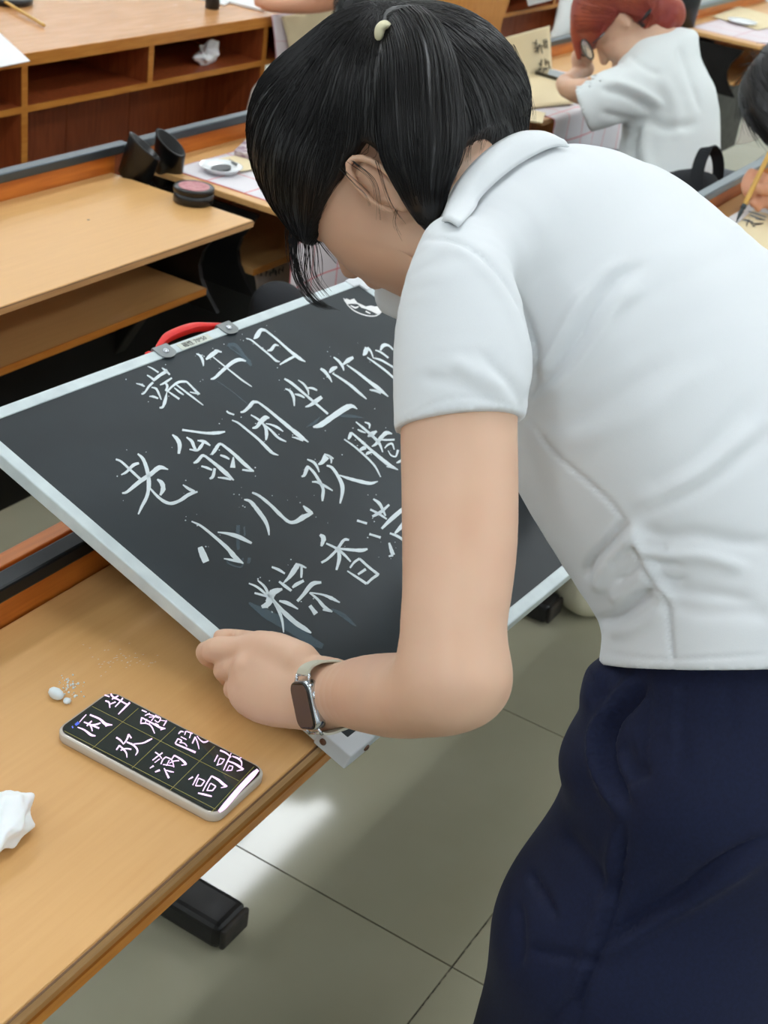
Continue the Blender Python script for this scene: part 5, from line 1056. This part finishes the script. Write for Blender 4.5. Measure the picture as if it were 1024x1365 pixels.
ts = [sec([(862, 84, 3.44, 26, .05), (895, 68, 3.44, 26, .07), (912, 56, 3.46, 14, .05)]), sec([(875, 95, 3.44, 50, .09), (893, 140, 3.45, 62, .11), (893, 200, 3.45, 66, .12), (885, 270, 3.44, 70, .13), (880, 345, 3.44, 76, .14)]),
      sec([(868, 108, 3.40, 38, .06), (835, 122, 3.37, 36, .06), (805, 133, 3.35, 36, .055), (785, 140, 3.345, 35, .052), (768, 148, 3.34, 34, .05)])]
lo, hi = bounds(ts); g = Sdf(lo, hi, .007)
for c_ in ts: g.chain(c_, .05, 3)
sa = plane_of(C(765, 104, 3.36), C(788, 174, 3.36), C(772, 140, 3.30), C(740, 150, 3.36)); X, Y, Z = g.ax[0][:, None, None], g.ax[1][None, :, None], g.ax[2][None, None, :]
dpl = (X - sa[0][0]) * sa[1][0] + (Y - sa[0][1]) * sa[1][1] + (Z - sa[0][2]) * sa[1][2]; g.F = np.maximum(g.F, dpl).astype(np.float32)
g.chain(sec([(800, 128, 3.35, 26, .042), (760, 130, 3.35, 27, .042)]), 0, 1, 'sub')
V, Fc = g.mesh(2); V = fold(V, normals(V, Fc), [([(905, 60), (918, 100), (935, 150)], 5, -.006), ([(800, 118), (835, 128), (870, 150)], 5, -.010), ([(810, 108), (850, 120), (885, 142)], 6, .010), ([(850, 165), (842, 200), (850, 240)], 6, -.012), ([(862, 165), (860, 205), (872, 245)], 7, .010),
  ([(845, 166), (865, 160), (890, 170), (930, 165)], 7, -.010), ([(800, 150), (830, 158), (850, 164)], 5, -.008), ([(880, 100), (900, 140), (905, 190)], 9, .006), ([(835, 70), (860, 90), (880, 100)], 5, -.005), ([(822, 180), (830, 215), (842, 245)], 5, .008)])
mesh_obj('t_shirt', V, Fc, tee_mat, red, True)
rc = [[(q_(-.03, .01), s__ * .086, u_ * .096), (q_(.02, .02), s__ * .088, u_ * .102)]]
lo, hi = bounds(rc + [sec([(905, 20, 3.42, 30, .06), (770, 20, 3.4, 20, .05), (770, 90, 3.4, 20, .05)])]); g = Sdf(lo, hi, .005); g.chain(rc[0], .02, 1); X, Y, Z = g.ax[0][:, None, None], g.ax[1][None, :, None], g.ax[2][None, None, :]
pf = (X - rhc[0]) * f_[0] + (Y - rhc[1]) * f_[1] + (Z - rhc[2]) * f_[2]; pu = (X - rhc[0]) * u_[0] + (Y - rhc[1]) * u_[1] + (Z - rhc[2]) * u_[2]
g.F = np.maximum(g.F, -np.maximum(pu + .004, -(pf + .02))).astype(np.float32)
g.chain(sec([(878, 8, 3.42, 20, .05), (892, 18, 3.40, 22, .05), (884, 32, 3.40, 14, .04), (872, 28, 3.40, 8, .02)]), .012, 3)
g.chain(sec([(777, 15, 3.44, 14, .05), (768, 40, 3.45, 8, .03), (770, 60, 3.46, 6, .02), (772, 78, 3.47, 3, .01)]), .01, 3)
V, Fc = g.mesh(1); hr = mesh_obj('hair', V, Fc, red_hair, red, True); tag(hr, 'dyed coppery red hair twisted into a low knot'); hb2 = bvh_of(V, Fc)
m = MB()
for i in range(240):
    a0 = np.array([RNG.uniform(765, 880), RNG.uniform(-30, 45)]); P = []
    for t_ in np.linspace(0, 1, 8):
        x = a0[0] * (1 - t_) + 868 * t_; y = a0[1] * (1 - t_) + 14 * t_ + 6 * math.sin(t_ * 3); q = on_mesh(hb2, x, y, .002)
        if q is not None: P.append(q)
    if len(P) > 4: strand(m, np.array(P), .0012)
o = m.build('hair_strands', red_hair, hr, True); tag(o, kind='stuff')
m = MB(); m.tube(cr([C(862, 4, 3.36), C(856, 14, 3.345), (C(852, 26, 3.35)), C(858, 34, 3.36)], 4), .006, 8); m.tube(cr([C(868, 2, 3.36), C(866, 14, 3.34), C(858, 24, 3.345), C(850, 30, 3.36)], 4), .005, 8)
tag(m.build('hair_clip', black_plastic, hr, True), 'dark claw clip')
gl = thing('eyeglasses', C(783, 66, 3.40), 'dark-rimmed glasses on the face of the red-haired person', 'glasses')
for s_, c0 in ((1, C(783, 66, 3.375)), (-1, C(774, 62, 3.46))):
    u1 = nrm(C(790, 77, 3.38) - C(776, 52, 3.38)); v1 = nrm(C(800, 60, 3.34) - C(775, 66, 3.42)); v1 = nrm(v1 - u1 * (u1 @ v1))
    P = [c0 + u1 * .026 * math.cos(a) + v1 * .019 * math.sin(a) for a in np.linspace(0, 2 * math.pi, 21)]; MB().tube(P, .0022, 6).build('rim', watch_black, gl, True)
    MB().prism([c0 + u1 * .025 * math.cos(a) + v1 * .018 * math.sin(a) for a in np.linspace(0, 2 * math.pi, 20, endpoint=False)], np.cross(u1, v1) * .001).build('lens', glass_lens, gl)
MB().tube([C(790, 58, 3.35), C(800, 50, 3.345), C(806, 44, 3.345)], .0018, 6).build('temple', watch_black, gl)
thig = sec([(885, 330, 3.44, 70, .12), (870, 420, 3.3, 60, .1)])
V, Fc = body([rsec([(3.45, 1.0, .52, .13), (3.42, 1.35, .52, .10), (3.41, 1.55, .46, .08)]), rsec([(3.62, 1.0, .52, .13), (3.62, 1.35, .52, .10), (3.6, 1.55, .46, .08)]), rsec([(3.41, 1.55, .46, .08), (3.41, 1.50, .08, .06)]), rsec([(3.6, 1.55, .46, .08), (3.6, 1.50, .08, .06)])], .012, .03)
V[:, 2] = np.maximum(V[:, 2], .001); mesh_obj('trousers', V, Fc, grey_cloth, red, True)
# ================================================================== black-haired head at the top, behind the ponytail
pb = thing('person', (2.65, 1.1, 0), 'short black-haired person leaning over the ink dish desk, mostly hidden by the ponytail', 'person')
bhc = C(518, -22, 2.95); ch, q_, f_, u_, s__ = head_parts(bhc, RW @ np.array([-.35, -.7, -.6]), RW @ np.array([-.2, .75, -.6]))
SB = C(550, 125, 2.84); EB = np.array([2.34, 1.34, .80]); HB = np.array([2.50, 1.54, .775])
tb_ = [rsec([(*SB, .045), (*((SB + EB) / 2), .042), (*EB, .034), (*((EB + HB) / 2), .030), (*HB, .022)]), sec([(560, 60, 2.95, 36, .06), (590, 110, 2.9, 40, .06)]), sec([(600, 130, 2.85, 60, .09), (610, 230, 2.8, 80, .10), (610, 330, 2.75, 80, .11)])]
V, Fc = body(ch + tb_, .006, .02, 2); mesh_obj('body', V, Fc, skin, pb, True)
V, Fc = body([[(q_(-.03, .012), s__ * .094, u_ * .100), (q_(.03, .022), s__ * .094, u_ * .104)], sec([(500, 10, 2.95, 44, .06), (478, 20, 2.95, 32, .05), (464, 34, 2.95, 18, .03)])], .006, .02)
hb3 = bvh_of(V, Fc); h3 = mesh_obj('hair', V, Fc, hair_mat, pb, True); m = MB(); Nn = normals(V, Fc)
for i in RNG.choice(len(V), 900, replace=False):
    if Nn[i] @ VIEW > .3: continue
    dirn = nrm(-u_ * .8 + f_ * .3 + RNG.normal(0, .3, 3)); dirn = nrm(dirn - Nn[i] * (dirn @ Nn[i])); P = np.array([V[i] + dirn * t_ + Nn[i] * (.004 * math.sin(t_ * 40) + .001) for t_ in np.linspace(0, .05, 5)]); strand(m, P, .0009)
o = m.build('hair_strands', hair_strand, h3, True); tag(o, kind='stuff')
V, Fc = body([rsec([(*SB, .075), (*(SB * .5 + EB * .5), .062), (*(SB * .3 + EB * .7), .060)]), sec([(575, 80, 2.94, 44, .08), (600, 150, 2.86, 75, .11), (612, 240, 2.8, 86, .12), (612, 340, 2.75, 88, .13)])], .01, .03); mesh_obj('t_shirt', V, Fc, tee_mat, pb, True)
V, Fc = body([rsec([(2.62, 1.05, .50, .13), (2.60, 1.40, .50, .09), (2.6, 1.42, .08, .06)]), rsec([(2.82, 1.05, .50, .13), (2.82, 1.40, .50, .09), (2.82, 1.42, .08, .06)])], .012, .03)
V[:, 2] = np.maximum(V[:, 2], .001); mesh_obj('trousers', V, Fc, grey_cloth, pb, True)
# ================================================================== person with the bare arm on the cabinet
pc_ = thing('person', (3.9, 2.15, 0), 'person with a bare arm resting on the wooden cabinet at the top, pale trousers', 'person')
V, Fc = body([sec([(352, 6, 4.02, 7, .014), (366, 8, 4.02, 9, .02), (395, 8, 4.0, 10.5, .022), (425, 4, 3.98, 13, .026), (450, -6, 3.95, 17, .035), (500, -30, 3.95, 24, .045)])] + [sec([(360, 6 + i, 4.02, 4, .008), (350, 4 + 2 * i, 4.03, 3.4, .007), (343, 3 + 2.5 * i, 4.035, 3, .006)]) for i in range(-2, 2)] + [sec([(500, -40, 3.98, 40, .08), (510, 60, 3.9, 50, .09)])] + head_parts(C(500, -100, 4.0), RW @ np.array([-.3, -.7, -.6]), RW @ np.array([-.2, .75, -.6]))[0], .006, .012, 2)
mesh_obj('body', V, Fc, skin_dark, pc_, True)
V, Fc = body([sec([(505, -50, 3.98, 52, .10), (515, 40, 3.93, 60, .11), (515, 110, 3.9, 62, .12)]), sec([(495, -50, 3.97, 34, .07), (462, -22, 3.95, 28, .06)])], .010, .03); mesh_obj('t_shirt', V, Fc, tee_mat, pc_, True)
V, Fc = body([sec([(500, 130, 3.95, 46, .09), (430, 128, 3.98, 36, .08), (365, 125, 4.0, 26, .07), (346, 150, 4.0, 18, .06), (340, 230, 4.15, 16, .05)])], .010, .03); mesh_obj('trousers', V, Fc, cream_cloth, pc_, True)
# ================================================================== writer at the right edge
pr = thing('person', (3.3, .45, 0), 'person at the right edge with black hair, only head and writing hand in view', 'person')
rh = C(1062, 122, 2.95); ch, q_, f_, u_, s__ = head_parts(rh, RW @ np.array([-.35, -.80, -.45]), RW @ np.array([-.45, .6, -.6]))
wr_ = [sec([(1060, 268, 2.93, 26, .028), (1036, 258, 2.92, 24, .026), (1014, 250, 2.92, 19, .022)])]
fr = [sec([(1014, 238, 2.92, 9, .010), (1002, 232, 2.91, 8, .009), (994, 246, 2.90, 7, .008), (996, 258, 2.89, 6, .007)]),
      sec([(1016, 248, 2.91, 9, .010), (1005, 246, 2.895, 8, .009), (1001, 258, 2.885, 7, .008)]),
      sec([(1020, 262, 2.91, 9, .010), (1008, 264, 2.90, 8, .009), (1005, 272, 2.89, 6.5, .008)]),
      sec([(1026, 270, 2.915, 8, .009), (1014, 272, 2.905, 7, .008), (1010, 278, 2.90, 5.5, .007)]), sec([(1030, 250, 2.90, 10, .011), (1016, 252, 2.875, 8, .009), (1005, 248, 2.87, 7, .008)])]
V, Fc = body(ch + wr_ + fr + [sec([(1060, 268, 2.93, 26, .03), (1120, 280, 2.9, 34, .04), (1180, 230, 2.9, 40, .05)]), sec([(1090, 170, 2.95, 34, .06), (1150, 220, 2.92, 80, .10), (1190, 400, 2.85, 90, .1)])], .0042, .006, 2)
mesh_obj('body', V, Fc, skin_dark, pr, True)
V, Fc = body([[(q_(-.03, .012), s__ * .092, u_ * .102), (q_(.02, .020), s__ * .094, u_ * .106)], sec([(1020, 100, 2.95, 20, .05), (1018, 150, 2.94, 20, .05), (1030, 178, 2.93, 16, .04)])], .006, .02); h4 = mesh_obj('hair', V, Fc, hair_mat, pr, True); m = MB(); Nn = normals(V, Fc)
for i in RNG.choice(len(V), 500, replace=False):
    if Nn[i] @ VIEW > .3: continue
    dirn = nrm(-u_ * .9 + f_ * .2 + RNG.normal(0, .15, 3)); dirn = nrm(dirn - Nn[i] * (dirn @ Nn[i])); P = np.array([V[i] + dirn * t_ + Nn[i] * (.003 * math.sin(t_ * 30) + .001) for t_ in np.linspace(0, .07, 6)]); strand(m, P, .0008)
o = m.build('hair_strands', hair_strand, h4, True); tag(o, kind='stuff')
V, Fc = body([sec([(1130, 170, 2.95, 60, .08), (1170, 240, 2.92, 100, .12), (1200, 420, 2.85, 110, .13), (1200, 560, 2.9, 110, .13)])], .012, .03); mesh_obj('t_shirt', V, Fc, tee_mat, pr, True)

# stools under the seated writers
for n_, (x, y, lb) in enumerate(((3.53, .98, 'round wooden stool under the red-haired person'), (2.72, 1.02, 'round wooden stool under the person behind the ponytail'), (3.28, .30, 'round wooden stool at the right edge, under the writer there'))):
    t = thing('stool', (x, y, 0), lb, 'stool'); bevel(MB().lathe((x, y, .375), [(.155, 0), (.16, .004), (.16, .022), (.155, .026)], 32).build('seat', desk_wood, t), .001)
    for a in range(4): aa = math.pi / 4 + a * math.pi / 2; MB().tube([(x + .11 * math.cos(aa), y + .11 * math.sin(aa), .38), (x + .14 * math.cos(aa), y + .14 * math.sin(aa), 0)], [.012, .010], 8).build('leg', black_metal, t, True)
